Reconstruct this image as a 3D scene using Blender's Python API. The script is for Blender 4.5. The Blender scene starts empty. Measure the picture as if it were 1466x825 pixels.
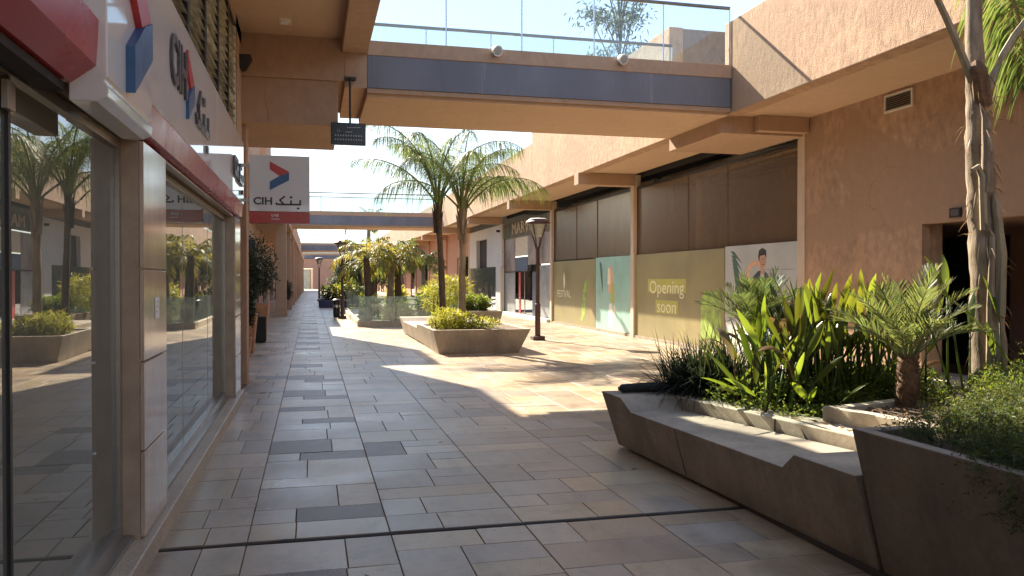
import bpy, bmesh, math, random
import numpy as np
from mathutils import Vector, Matrix
R = random.Random(7); NR = np.random.default_rng(11)
S = bpy.context.scene; COL = S.collection; PI = math.pi
# ------------------------------------------------------------------ camera, world, sun, exposure
cd = bpy.data.cameras.new('camera'); cam = bpy.data.objects.new('camera', cd); COL.objects.link(cam)
YAW = math.atan(287/1170.); PITCH = -math.atan(12.5/1170.)
cam.location = (0, 0, 1.6); cam.rotation_euler = (PI/2+PITCH, 0, -YAW)
cd.sensor_width = 36; cd.lens = 36*1170/1466.; cd.clip_start = .05; cd.clip_end = 3000
S.camera = cam
SUN = Vector((-.43, 1.3, 1.0)).normalized()
w = bpy.data.worlds.new('World'); S.world = w; w.use_nodes = True
nt = w.node_tree; bg = nt.nodes['Background']
sky = nt.nodes.new('ShaderNodeTexSky'); sky.sky_type = 'NISHITA'; sky.sun_disc = False
sky.sun_elevation = math.asin(SUN.z); sky.sun_rotation = math.atan2(SUN.x, SUN.y)
sky.air_density = 1.0; sky.dust_density = .2; sky.ozone_density = .8
gm = nt.nodes.new('ShaderNodeGamma'); gm.inputs[1].default_value = .56; hs = nt.nodes.new('ShaderNodeHueSaturation'); hs.inputs['Saturation'].default_value = 1.22; hs.inputs['Hue'].default_value = .51
nt.links.new(sky.outputs[0], gm.inputs[0]); nt.links.new(gm.outputs[0], hs.inputs['Color']); nt.links.new(hs.outputs[0], bg.inputs[0]); bg.inputs[1].default_value = .132
sl = bpy.data.lights.new('sun', 'SUN'); sl.energy = 3.9; sl.angle = math.radians(.5); sl.color = (1, .88, .70)
so = bpy.data.objects.new('sun', sl); COL.objects.link(so); so.rotation_euler = SUN.to_track_quat('Z', 'Y').to_euler()
so.location = (-20, 60, 50)
S.view_settings.view_transform = 'Standard'; S.view_settings.look = 'None'; S.view_settings.gamma = 1
S.view_settings.use_curve_mapping = False; S.view_settings.exposure = 2.25
S.cycles.max_bounces = 14; S.cycles.diffuse_bounces = 8; S.cycles.glossy_bounces = 5; S.cycles.transparent_max_bounces = 16

# ------------------------------------------------------------------ material helpers
class N:
    def __init__(s, name):
        s.m = bpy.data.materials.new(name); s.m.use_nodes = True; s.t = s.m.node_tree
        s.p = s.t.nodes['Principled BSDF']; s.out = s.t.nodes['Material Output']
    def n(s, k, **kw):
        o = s.t.nodes.new('ShaderNode'+k)
        for a, v in kw.items(): setattr(o, a, v)
        return o
    def l(s, a, b): s.t.links.new(a, b)
    def noise(s, scale, stretch=(1, 1, 1), detail=5, rough=.6, vec=None):
        if vec is None: vec = s.n('NewGeometry').outputs['Position']
        mp = s.n('Mapping'); mp.inputs['Scale'].default_value = stretch; s.l(vec, mp.inputs[0])
        t = s.n('TexNoise'); t.inputs['Scale'].default_value = scale; t.inputs['Detail'].default_value = detail
        t.inputs['Roughness'].default_value = rough; s.l(mp.outputs[0], t.inputs[0]); return t.outputs[0]
    def ramp(s, fac, stops):
        r = s.n('ValToRGB'); e = r.color_ramp.elements
        while len(e) < len(stops): e.new(.5)
        for q, (p, c) in zip(e, stops): q.position = p; q.color = (*c, 1) if len(c) == 3 else c
        s.l(fac, r.inputs[0]); return r.outputs[0]
    def mix(s, a, b, fac, mode='MIX'):
        x = s.n('Mix', data_type='RGBA', blend_type=mode)
        for i, v in ((0, fac), (6, a), (7, b)):
            if isinstance(v, (int, float)): x.inputs[i].default_value = v
            elif isinstance(v, tuple): x.inputs[i].default_value = (*v[:3], 1)
            else: s.l(v, x.inputs[i])
        return x.outputs[2]
    def bump(s, h, strength, dist=.01):
        b = s.n('Bump'); b.inputs['Strength'].default_value = strength; b.inputs['Distance'].default_value = dist
        s.l(h, b.inputs['Height']); s.l(b.outputs[0], s.p.inputs['Normal'])
    def base(s, c):
        if isinstance(c, tuple): s.p.inputs['Base Color'].default_value = (*c[:3], 1)
        else: s.l(c, s.p.inputs['Base Color'])
    def rough(s, r):
        if isinstance(r, (int, float)): s.p.inputs['Roughness'].default_value = r
        else: s.l(r, s.p.inputs['Roughness'])
def g(v): return (v, v, v)
def mul(c, k): return tuple(min(1, x*k) for x in c)
M = {}
def stucco(name, c, streak=True, amt=1.0):
    k = N(name)
    big = k.noise(.7, (1, 1, .6), 4); mid = k.noise(8, (1, 1, .6) if streak else (1, 1, 1), 6, .7); fine = k.noise(60, detail=3)
    col = k.ramp(mid, [(.3, mul(c, 1-.22*amt)), (.5, c), (.72, mul(c, 1+.2*amt))])
    col = k.mix(col, k.ramp(big, [(.3, g(.78)), (.65, g(1.08))]), .6*amt, 'MULTIPLY')
    pt = k.noise(.55, (1, 1, 1.3), 3, .4); col = k.mix(col, mul(c, .86), k.ramp(pt, [(.56, g(0)), (.575, g(.6*amt))]))
    vc = k.n('TexVoronoi', feature='DISTANCE_TO_EDGE'); vc.inputs['Scale'].default_value = .45; mp = k.n('VectorMath', operation='ADD'); wv = k.n('TexNoise'); wv.inputs['Scale'].default_value = 1.2; pos = k.n('NewGeometry').outputs['Position']; k.l(pos, wv.inputs[0]); k.l(pos, mp.inputs[0]); k.l(wv.outputs['Color'], mp.inputs[1]); k.l(mp.outputs[0], vc.inputs[0])
    cr = k.mix(k.ramp(vc.outputs['Distance'], [(.0015, g(.55)), (.004, g(0))]), k.ramp(big, [(.48, g(0)), (.56, g(1))]), 1, 'MULTIPLY'); col = k.mix(col, mul(c, .4), cr)
    stain = k.noise(1.6, (1, 1, .12), 5, .75)
    col = k.mix(col, mul(c, .55), k.ramp(stain, [(.6, g(0)), (.82, g(.28*amt))]))
    k.base(col); k.rough(.9)
    k.bump(k.mix(mid, fine, .35), .75*amt, .03); M[name] = k.m
stucco('stucco', (.47, .30, .19), True, 1.35); stucco('stucco_soffit', (.54, .375, .25), False, .35)
stucco('stucco_beam', (.45, .295, .195), True, .5); stucco('stucco_pale', (.62, .5, .38), True, .5)
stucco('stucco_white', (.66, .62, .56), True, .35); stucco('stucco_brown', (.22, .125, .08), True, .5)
stucco('stucco_tan', (.55, .42, .3)); stucco('stucco_shaded', (.27, .18, .14)); stucco('stucco_pink', (.5, .27, .18), True, .5)  # rooftop block gets a stucco darkened to imitate shade
def concrete(name, c):
    k = N(name); a = k.noise(2.2, detail=6); b = k.noise(25, detail=5); s_ = k.noise(3, (1, 1, .15), 5, .7)
    col = k.ramp(a, [(.3, mul(c, .72)), (.55, c), (.75, mul(c, 1.2))])
    col = k.mix(col, mul(c, .5), k.ramp(s_, [(.45, g(0)), (.72, g(.65))]))
    col = k.mix(col, k.ramp(b, [(.3, g(.8)), (.7, g(1.1))]), .7, 'MULTIPLY')
    k.base(col); k.rough(.75); k.bump(b, .25, .006); M[name] = k.m
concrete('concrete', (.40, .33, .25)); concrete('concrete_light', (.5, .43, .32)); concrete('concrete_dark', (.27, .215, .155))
def plain(name, c, r=.5, metal=0, nz=.15, scale=8, bump=0):
    k = N(name); n = k.noise(scale, detail=5)
    k.base(k.ramp(n, [(.3, mul(c, 1-nz)), (.7, mul(c, 1+nz))])); k.rough(k.ramp(n, [(.3, g(max(0.02, r*.8))), (.7, g(min(1, r*1.2)))]))
    k.p.inputs['Metallic'].default_value = metal
    if bump: k.bump(k.noise(scale*6), bump, .004)
    M[name] = k.m; return k
plain('white_panel', (.74, .72, .68), .05, 0, .03, 2); plain('red_panel', (.42, .035, .03), .25, 0, .06, 3)
plain('logo_red', (.5, .05, .05), .35); plain('logo_blue', (.035, .11, .24), .35); plain('letter_dark', (.03, .027, .027), .35)
plain('letter_grey', (.10, .095, .10), .3); plain('alu', (.36, .33, .29), .35, .7, .1, 20); plain('dark_metal', (.035, .034, .036), .45, .5)
plain('steel', (.45, .46, .47), .3, .9); k = plain('louvre_glass', (.5, .46, .34), .07, 0, .45, 5); k.p.inputs['IOR'].default_value = 2.2  # pale mottled slat colour stands in for glints of reflected sky
plain('rail', (.16, .17, .18), .35, .8); plain('rust_post', (.085, .045, .035), .5, .3)
plain('lamp_white', (.7, .68, .64), .3); plain('lamp_glass', (.32, .33, .3), .12); plain('screen', (.014, .016, .02), .3); plain('led_text', (.35, .35, .38), .5)
plain('terracotta', (.42, .22, .12), .85, 0, .25, 6, .3); plain('black_cloth', (.012, .012, .013), .7, 0, .3, 30, .4); plain('soil', (.09, .055, .035), .95, 0, .5, 30, 1)
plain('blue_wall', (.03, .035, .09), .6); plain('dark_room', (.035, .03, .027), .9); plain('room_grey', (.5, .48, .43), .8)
plain('cream', (.66, .56, .42), .7); plain('joint', (.07, .06, .05), .8); plain('awning', (.75, .74, .72), .8)
plain('marble_cap', (.42, .32, .22), .35, 0, .2, 5); plain('ink_pale', (.78, .74, .5), .6); plain('ink_yellow', (.45, .43, .09), .6)
plain('paper', (.8, .79, .75), .6); plain('blue_print', (.045, .075, .14), .4, 0, .3, 2); plain('grey_print', (.26, .27, .28), .4, 0, .35, 3)
plain('skin', (.5, .3, .2), .6); plain('jacket', (.05, .055, .07), .7); plain('jeans', (.07, .13, .26), .7); plain('shirt', (.6, .58, .55), .7)
plain('peach', (.72, .42, .25), .6); plain('frond_print', (.06, .13, .09), .6); plain('hair', (.02, .015, .012), .6)
k = plain('olive', (.27, .225, .095), .45, 0, .18, 1.2); k = plain('teal_print', (.30, .52, .45), .4, 0, .15, 1.5); plain('pale_print', (.47, .49, .49), .4, 0, .1, 1.5)
plain('green_print', (.3, .42, .07), .5, 0, .5, 5)
def foliage_print():
    k = N('jungle_print'); n = k.noise(2.6, (1, 1, .35), 6, .75)
    k.base(k.ramp(n, [(.3, (.02, .03, .012)), (.47, (.06, .07, .03)), (.56, (.16, .14, .09)), (.64, (.05, .055, .025)), (.8, (.3, .27, .2))])); k.rough(.6); M['jungle_print'] = k.m
    k = N('photo_print'); n = k.noise(1.3, (1, 1, .5), 5, .7)
    k.base(k.ramp(n, [(.3, (.05, .035, .035)), (.45, (.2, .13, .12)), (.6, (.33, .26, .22)), (.75, (.5, .45, .4))])); k.rough(.4); M['photo_print'] = k.m
foliage_print()
def blue_fascia():
    k = N('blue_fascia'); s_ = k.noise(3.5, (1, 1, .06), 6, .8); b = k.noise(1.2, (1, 1, .4), 5)
    c = (.17, .17, .195); col = k.ramp(b, [(.3, mul(c, .8)), (.7, mul(c, 1.15))])
    col = k.mix(col, (.4, .37, .36), k.ramp(s_, [(.58, g(0)), (.72, g(.6))]))
    peel = k.noise(4, (1, 1, .8), 7, .8); col = k.mix(col, (.45, .33, .27), k.ramp(peel, [(.72, g(0)), (.76, g(.8))]))
    k.base(col); k.rough(.6); k.bump(s_, .12, .01); M['blue_fascia'] = k.m
blue_fascia()
def marble():
    k = N('marble'); n = k.noise(2.2, (1, 1, .5), 8, .65); v = k.noise(5, (1, 1, .4), 6, .7)
    col = k.ramp(n, [(.3, (.40, .29, .205)), (.5, (.50, .38, .28)), (.7, (.58, .47, .36))])
    col = k.mix(col, (.58, .5, .42), k.ramp(v, [(.47, g(0)), (.5, g(.45)), (.53, g(0))]))
    k.base(col); k.rough(.12); M['marble'] = k.m
marble()
def granite():
    k = N('granite'); n = k.noise(90, detail=3); b = k.noise(1.5)
    col = k.ramp(n, [(.35, (.34, .26, .18)), (.5, (.48, .385, .28)), (.65, (.6, .5, .38))]); col = k.mix(col, k.ramp(b, [(.3, g(.75)), (.7, g(1.1))]), .8, 'MULTIPLY')
    k.base(col); k.rough(.5); M['granite'] = k.m
granite()
def slabmat():
    k = N('paving'); at = k.n('Attribute'); at.attribute_name = 'tint'; at2 = k.n('Attribute'); at2.attribute_name = 'coarse'
    n = k.noise(1.3, detail=7, rough=.65); v = k.noise(3.5, (1, .35, 1), 7, .7); f = k.noise(110, detail=2); d = k.noise(.45, detail=5)
    col = k.mix(at.outputs['Color'], k.ramp(v, [(.3, (.72, .70, .69)), (.5, g(1)), (.72, (1.18, 1.13, 1.05))]), .8, 'MULTIPLY')
    col = k.mix(col, k.ramp(n, [(.3, (.78, .76, .74)), (.65, g(1.1))]), .8, 'MULTIPLY')
    speck = k.mix(g(1), k.ramp(f, [(.38, g(.5)), (.62, g(1.35))]), at2.outputs['Fac'])
    col = k.mix(col, speck, 1, 'MULTIPLY')
    dirt = k.noise(7, detail=6, rough=.75); col = k.mix(col, (.09, .07, .055), k.ramp(dirt, [(.56, g(0)), (.8, g(.5))]))
    vo = k.n('TexVoronoi'); vo.inputs['Scale'].default_value = 2.3; k.l(k.n('NewGeometry').outputs['Position'], vo.inputs[0]); col = k.mix(col, (.10, .085, .075), k.ramp(vo.outputs['Distance'], [(.02, g(.75)), (.035, g(0))]))
    st_ = k.noise(.9, detail=8, rough=.7); col = k.mix(col, k.ramp(st_, [(.36, (.66, .62, .58)), (.46, g(1))]), .7, 'MULTIPLY')
    k.base(col)
    r = k.ramp(k.mix(n, d, .5), [(.32, g(.2)), (.68, g(.5))]); r = k.mix(r, g(.42), at2.outputs['Fac']); k.rough(r)
    k.p.inputs['IOR'].default_value = 1.45
    h = k.mix(v, k.mix(n, f, at2.outputs['Fac']), .5); k.bump(h, .3, .014); M['paving'] = k.m
slabmat()
def glass(name, ior, tint, haze=0, hazec=(.3, .3, .3), rough=0.0):
    k = N(name); t = k.t; t.nodes.remove(k.p)
    tr = k.n('BsdfTransparent'); tr.inputs[0].default_value = (*tint, 1); gl = k.n('BsdfGlossy'); gl.inputs['Roughness'].default_value = rough
    fr = k.n('Fresnel'); fr.inputs[0].default_value = ior; mx = k.n('MixShader'); k.l(fr.outputs[0], mx.inputs[0])
    a = tr.outputs[0]
    if haze:
        df = k.n('BsdfDiffuse'); df.inputs[0].default_value = (*hazec, 1); m2 = k.n('MixShader')
        nz = k.noise(2.5, (1, 1, .4), 5); h = k.ramp(nz, [(.25, g(haze*.75)), (.75, g(min(1, haze*1.2)))]); k.l(h, m2.inputs[0])
        k.l(a, m2.inputs[1]); k.l(df.outputs[0], m2.inputs[2]); a = m2.outputs[0]
    if ior > 1.9 and rough == 0:
        b = k.n('Bump'); b.inputs['Strength'].default_value = .02; b.inputs['Distance'].default_value = .05; k.l(k.noise(.9, detail=1), b.inputs['Height']); k.l(b.outputs[0], gl.inputs['Normal'])
    k.l(a, mx.inputs[1]); k.l(gl.outputs[0], mx.inputs[2]); k.l(mx.outputs[0], k.out.inputs[0]); M[name] = k.m
glass('glass_shop', 4.2, (.72, .80, .74), .26, (.58, .62, .50)); glass('glass_rail', 1.45, (.90, .95, .96), .03, (.8, .85, .85))  # shop glass haze: pale veil added to brighten panes like reflected light
glass('glass_dusty', 1.08, (.84, .76, .66), .24, (.38, .28, .2), .3); glass('glass_green', 1.6, (.8, .92, .88), .28, (.62, .74, .70)); glass('glass_dark', 1.7, (.12, .12, .12))  # green glass haze imitates pale reflections; the tan haze is dust
def leafmat(name, c, trans, rough=.45, tw=.5, var=.5):
    k = N(name); at = k.n('Attribute'); at.attribute_name = 'tint'
    col = k.mix(c, at.outputs['Color'], 1, 'MULTIPLY'); k.base(col); k.rough(rough); k.p.inputs['Specular IOR Level'].default_value = .35
    tl = k.n('BsdfTranslucent'); k.l(k.mix(trans, at.outputs['Color'], 1, 'MULTIPLY'), tl.inputs[0])
    mx = k.n('MixShader'); mx.inputs[0].default_value = tw; k.l(k.p.outputs[0], mx.inputs[1]); k.l(tl.outputs[0], mx.inputs[2]); k.l(mx.outputs[0], k.out.inputs[0]); M[name] = k.m
leafmat('leaf_palm', (.075, .105, .04), (.20, .24, .05)); leafmat('leaf_feather', (.075, .115, .04), (.17, .23, .05)); leafmat('leaf_yellow', (.13, .14, .035), (.38, .33, .05)); leafmat('leaf_dwarf', (.10, .125, .06), (.20, .24, .06))
leafmat('leaf_paddle', (.07, .105, .03), (.24, .30, .03), .28, .42); leafmat('leaf_bush', (.075, .115, .03), (.24, .30, .04), .5, .5); leafmat('leaf_fern_shaded', (.05, .075, .025), (.12, .15, .03), .5, .4); leafmat('leaf_lime', (.15, .19, .035), (.42, .42, .05))  # fern green is darkened because its shrub stands in shade
leafmat('leaf_dark', (.03, .042, .024), (.06, .075, .03), .5, .35); leafmat('leaf_dry', (.2, .13, .07), (.25, .16, .08)); leafmat('leaf_far', (.06, .075, .05), (.1, .13, .07), .6, .4)
def bark(name, a, b, sc=12, st=(1, 1, .25)):
    k = N(name); n = k.noise(sc, st, 7, .75); k.base(k.ramp(n, [(.3, a), (.5, tuple((x+y)/2 for x, y in zip(a, b))), (.68, b)])); k.rough(.9); k.bump(n, .8, .03); M[name] = k.m
bark('bark_palm', (.085, .058, .038), (.42, .33, .23), 9, (1, 1, .2)); bark('bark_dark', (.035, .025, .018), (.15, .105, .075)); bark('bark_scale', (.06, .035, .02), (.26, .15, .08), 20, (1, 1, 1)); bark('petiole', (.22, .18, .11), (.42, .36, .25), 8, (1, 1, .1))
bark('petiole_green', (.10, .12, .04), (.22, .24, .1), 8, (1, 1, .1))

# ------------------------------------------------------------------ object helpers
def thing(name, label, cat, loc=(0, 0, 0), group=None):
    o = bpy.data.objects.new(name, None); COL.objects.link(o); o.location = loc; o.empty_display_size = .1
    o['label'] = label; o['category'] = cat
    if group: o['group'] = group
    return o
def wloc(o):
    v = Vector((0, 0, 0))
    while o is not None: v += o.location; o = o.parent
    return v
class MB:
    def __init__(s): s.v = []; s.f = []; s.c = []; s.k = []
    def add(s, vs, fs, tint=None):
        n = len(s.v); s.v += [tuple(p) for p in vs]; s.f += [tuple(i+n for i in f) for f in fs]
        if tint is not None: s.c += [tint]*len(vs)
    def box(s, x0, x1, y0, y1, z0, z1, tint=None):
        x0, x1 = min(x0, x1), max(x0, x1); y0, y1 = min(y0, y1), max(y0, y1); z0, z1 = min(z0, z1), max(z0, z1)
        s.add([(x0, y0, z0), (x1, y0, z0), (x1, y1, z0), (x0, y1, z0), (x0, y0, z1), (x1, y0, z1), (x1, y1, z1), (x0, y1, z1)],
              [(0, 3, 2, 1), (4, 5, 6, 7), (0, 1, 5, 4), (1, 2, 6, 5), (2, 3, 7, 6), (3, 0, 4, 7)], tint); return s
    def hexa(s, bot, top, tint=None):
        n = len(bot); s.add(list(bot)+list(top), [tuple(range(n))[::-1], tuple(range(n, 2*n))]+[(i, (i+1) % n, n+(i+1) % n, n+i) for i in range(n)], tint); return s
    def prism(s, poly, axis, a, b):            # poly of 2D points; extruded along axis from a to b
        def P(p, t): return (t, p[0], p[1]) if axis == 'x' else ((p[0], t, p[1]) if axis == 'y' else (p[0], p[1], t))
        s.hexa([P(p, a) for p in poly], [P(p, b) for p in poly]); return s
    def tube(s, pts, rad, seg=8, cap=True, wob=0):
        pts = [Vector(p) for p in pts]; n = len(pts); rad = rad if isinstance(rad, (list, tuple)) else [rad]*n
        vs = []; fs = []; up = Vector((0, 0, 1))
        for i, p in enumerate(pts):
            t = (pts[min(i+1, n-1)]-pts[max(i-1, 0)]).normalized()
            a = t.cross(Vector((0, 0, 1)) if abs(t.z) < .9 else Vector((0, 1, 0))).normalized(); b = t.cross(a)
            for j in range(seg):
                q = 2*PI*j/seg; r = rad[i]*(1+wob*(R.random()-.5)); vs.append(p+a*(r*math.cos(q))+b*(r*math.sin(q)))
        for i in range(n-1):
            for j in range(seg): fs.append((i*seg+j, i*seg+(j+1) % seg, (i+1)*seg+(j+1) % seg, (i+1)*seg+j))
        if cap: fs += [tuple(range(seg))[::-1], tuple(range((n-1)*seg, n*seg))]
        s.add(vs, fs); return s
    def lathe(s, c, prof, seg=16):
        vs = []; fs = []
        for r, z in prof:
            for j in range(seg): q = 2*PI*j/seg; vs.append((c[0]+r*math.cos(q), c[1]+r*math.sin(q), c[2]+z))
        n = len(prof)
        for i in range(n-1):
            for j in range(seg): fs.append((i*seg+j, i*seg+(j+1) % seg, (i+1)*seg+(j+1) % seg, (i+1)*seg+j))
        fs += [tuple(range(seg))[::-1], tuple(range((n-1)*seg, n*seg))]; s.add(vs, fs); return s
    def build(s, name, mat, parent=None, smooth=False, bevel=0, kind=None):
        o_ = wloc(parent) if parent is not None else Vector((0, 0, 0))
        me = bpy.data.meshes.new(name); v = np.array(s.v, dtype=float).reshape(-1, 3)-np.array(o_)
        me.from_pydata(v.tolist(), [], s.f); me.materials.append(M[mat] if isinstance(mat, str) else mat)
        if len(s.c) == len(s.v) and s.c:
            a = me.attributes.new('tint', 'FLOAT_COLOR', 'POINT'); a.data.foreach_set('color', np.array([(*c[:3], 1) for c in s.c], dtype=np.float32).ravel())
        if smooth: me.shade_smooth()
        bm = bmesh.new(); bm.from_mesh(me); bmesh.ops.recalc_face_normals(bm, faces=bm.faces) if len(s.f) < 3000 and not s.c else None; bm.to_mesh(me); bm.free()
        o = bpy.data.objects.new(name, me); COL.objects.link(o); o.parent = parent
        if bevel: b = o.modifiers.new('bevel', 'BEVEL'); b.width = bevel; b.segments = 2; b.limit_method = 'ANGLE'; b.angle_limit = math.radians(40)
        if kind: o['kind'] = kind
        return o
def B(name, mat, parent, *a, bevel=0, kind=None): return MB().box(*a).build(name, mat, parent, bevel=bevel, kind=kind)
def tag(o, label, cat, group=None):
    o['label'] = label; o['category'] = cat
    if group: o['group'] = group
    return o
def copy_tree(o, parent=None, loc=None):
    c = o.copy(); COL.objects.link(c); c.parent = parent
    if loc: c.location = loc
    for ch in list(o.children): copy_tree(ch, c)
    return c
def text(s, name, mat, parent, at, size, xdir, nrm, depth=.004, xs=1.0, align='CENTER', bold=0):
    cu = bpy.data.curves.new(name, 'FONT'); cu.body = s; cu.size = size; cu.extrude = depth; cu.align_x = align; cu.align_y = 'CENTER'; cu.resolution_u = 3; cu.offset = bold*size
    t = bpy.data.objects.new(name, cu); COL.objects.link(t); bpy.context.view_layer.update()
    me = bpy.data.meshes.new_from_object(t.evaluated_get(bpy.context.evaluated_depsgraph_get()))
    bpy.data.objects.remove(t); bpy.data.curves.remove(cu)
    X = Vector(xdir); Z = Vector(nrm); Y = Z.cross(X); A = Vector(at)-wloc(parent)
    for v in me.vertices: v.co = A+X*(v.co.x*xs)+Y*v.co.y+Z*v.co.z
    me.materials.clear(); me.materials.append(M[mat]); me.name = name
    o = bpy.data.objects.new(name, me); COL.objects.link(o); o.parent = parent; return o
def flat(poly, at, xdir, nrm, name, mat, parent, t=.004):          # a thin printed or raised outline, 2D points in (right, up)
    X = Vector(xdir); Z = Vector(nrm); Y = Vector((0, 0, 1)); A = Vector(at); b = MB()
    b.hexa([A+X*p[0]+Y*p[1] for p in poly], [A+X*p[0]+Y*p[1]+Z*t for p in poly]); return b.build(name, mat, parent)
XL, NL = (0, 1, 0), (1, 0, 0)      # right and outward on the left row of shops
XR, NRR = (0, -1, 0), (-1, 0, 0)   # on the right row
XC, NC = (1, 0, 0), (0, -1, 0)     # facing the camera

# ------------------------------------------------------------------ ground and pavement
gnd = B('ground', 'concrete_dark', None, -1500, 1500, -1500, 1500, -.6, -.12); gnd['kind'] = 'structure'
pave = B('pavement', 'joint', None, -6, 8.75, -45, 150, -.11, -.02); pave['kind'] = 'structure'
def proj(x, y, z=0):
    q = Vector((x, y, z-1.6)); f = Vector((math.sin(YAW)*math.cos(PITCH), math.cos(YAW)*math.cos(PITCH), math.sin(PITCH))); r = Vector((math.cos(YAW), -math.sin(YAW), 0)); u = r.cross(f)
    k = q.dot(f); return (733+1170*q.dot(r)/k, 412.5-1170*q.dot(u)/k) if k > .3 else None
def make_slabs():
    out = []
    def tone(x, dark=False):
        if dark: c = R.choice([(.19, .15, .125), (.21, .165, .14), (.175, .14, .12)]); return mul(c, R.uniform(.9, 1.1)), 1
        c = R.choice([(.40, .32, .235), (.43, .34, .245), (.37, .305, .235), (.45, .355, .23), (.44, .325, .205), (.36, .30, .23), (.46, .38, .275), (.35, .27, .195), (.35, .30, .235)])
        c = mul(c, R.uniform(.86, 1.1)); return c, R.choice([0, 0, .05, .12, .22, .35])
    ZZ = [(5.13, 5.20)]
    def strip(x0, x1, ya, yb, first):
        y = ya
        while y < yb-.02:
            h = R.choice([.30, .42, .58, .58, .62])
            if yb-y-h < .2: h = yb-y
            if first:
                ph = (y-5.55) % 1.88
                if ph < .02 or ph > 1.86: h = .33; out.append((x0, x0+.28, y, y+h, False)); out.append((x0+.28, x1, y, y+h, R.random() < .72)); y += h; continue
                if abs(ph-.33) < .03: h = .60; out.append((x0, x0+.57, y, y+h, R.random() < .72)); out.append((x0+.57, x1, y, y+h, False)); y += h; continue
                h = min(h, 1.88-ph) if ph > .33 else min(h, .33-ph)
                if ph > .33 and 1.88-ph-h < .2: h = 1.88-ph
                if h > yb-y: h = yb-y
            wd = x1-x0; d = R.random() < .022
            if h > .5 and R.random() < .3:
                f = R.uniform(.35, .65)*wd; q = R.uniform(.4, .6)*h
                out.append((x0, x0+f, y, y+h, d)); out.append((x0+f, x1, y, y+q, False)); out.append((x0+f, x1, y+q, y+h, R.random() < .03))
            elif R.random() < .72:
                f = R.choice([.33, .4, .5, .62, .67])*wd; out.append((x0, x0+f, y, y+h, d)); out.append((x0+f, x1, y, y+h, False))
            else: out.append((x0, x1, y, y+h, d))
            y += h
    xs = [-.885, -.385, .48, 1.345, 2.205, 3.06, 3.92, 4.78, 5.64, 6.5, 7.36, 8.22, 8.72]
    for i in range(len(xs)-1):
        f = i == 1
        strip(xs[i], xs[i+1], .6, 5.13, f); strip(xs[i], xs[i+1], 5.20, 5.55, False); strip(xs[i], xs[i+1], 5.55, 75, f)
    for a, b in ((-1.75, -.885), (-2.6, -1.75)): strip(a, b, 11.62, 75, False)
    for i in range(len(xs)-1): strip(xs[i], xs[i+1], -45, .6, False)
    E = .0025; rec = []
    for (x0, x1, y0, y1, d) in out:
        if x0 > 3.0 and y0 < 6.8 and x0 < 8.3 and y1 < 6.9 and x0 > 3.1: pass
        p = [proj(x, y) for x, y in ((x0, y0), (x1, y0), (x1, y1), (x0, y1))]
        area = 0
        if all(p) and max(q[0] for q in p) > 0 and min(q[0] for q in p) < 1466 and min(q[1] for q in p) < 825:
            area = abs(sum(p[i][0]*p[(i+1) % 4][1]-p[(i+1) % 4][0]*p[i][1] for i in range(4)))/2
            cx, cy = (x0+x1)/2, (y0+y1)/2
            if cx > 2.95 and cy < 7.3: area = 0
            if cx < -.88 and cy < 13: area = 0
        rec.append((area, x0, x1, y0, y1, d))
    rec.sort(key=lambda r: -r[0]); rest = MB(); rc = []
    for i, (a, x0, x1, y0, y1, d) in enumerate(rec):
        c, co = tone(x0, d); b = MB() if i < 300 else rest; n0 = len(b.v); dz = [R.uniform(-.0012, .0012) for _ in range(4)]; h = R.uniform(-.001, .0015); e = .003
        ax, bx, ay, by = x0+E, x1-E, y0+E, y1-E
        vs = [(ax, ay, -.03), (bx, ay, -.03), (bx, by, -.03), (ax, by, -.03), (ax, ay, h-e), (bx, ay, h-e), (bx, by, h-e), (ax, by, h-e),
              (ax+e, ay+e, h+dz[0]), (bx-e, ay+e, h+dz[1]), (bx-e, by-e, h+dz[2]), (ax+e, by-e, h+dz[3])]
        b.add(vs, [(0, 1, 5, 4), (1, 2, 6, 5), (2, 3, 7, 6), (3, 0, 4, 7), (4, 5, 9, 8), (5, 6, 10, 9), (6, 7, 11, 10), (7, 4, 8, 11), (8, 9, 10, 11)], c)
        if i < 300:
            o = b.build('paving_slab', 'paving', pave); q = o.data.attributes.new('coarse', 'FLOAT', 'POINT'); q.data.foreach_set('value', np.full(12, co, dtype=np.float32))
        else: rc += [co]*12
    o = rest.build('paving_slab_field', 'paving', pave, kind='stuff'); q = o.data.attributes.new('coarse', 'FLOAT', 'POINT'); q.data.foreach_set('value', np.array(rc, dtype=np.float32))
make_slabs()
b = MB()
pts = [(-.88+i*.12, 5.165+R.uniform(-.006, .006), -.004) for i in range(33)]
b.tube(pts, [.011+R.uniform(-.002, .003) for _ in pts], 6, wob=.3).build('expansion_joint', 'joint', pave)

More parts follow.
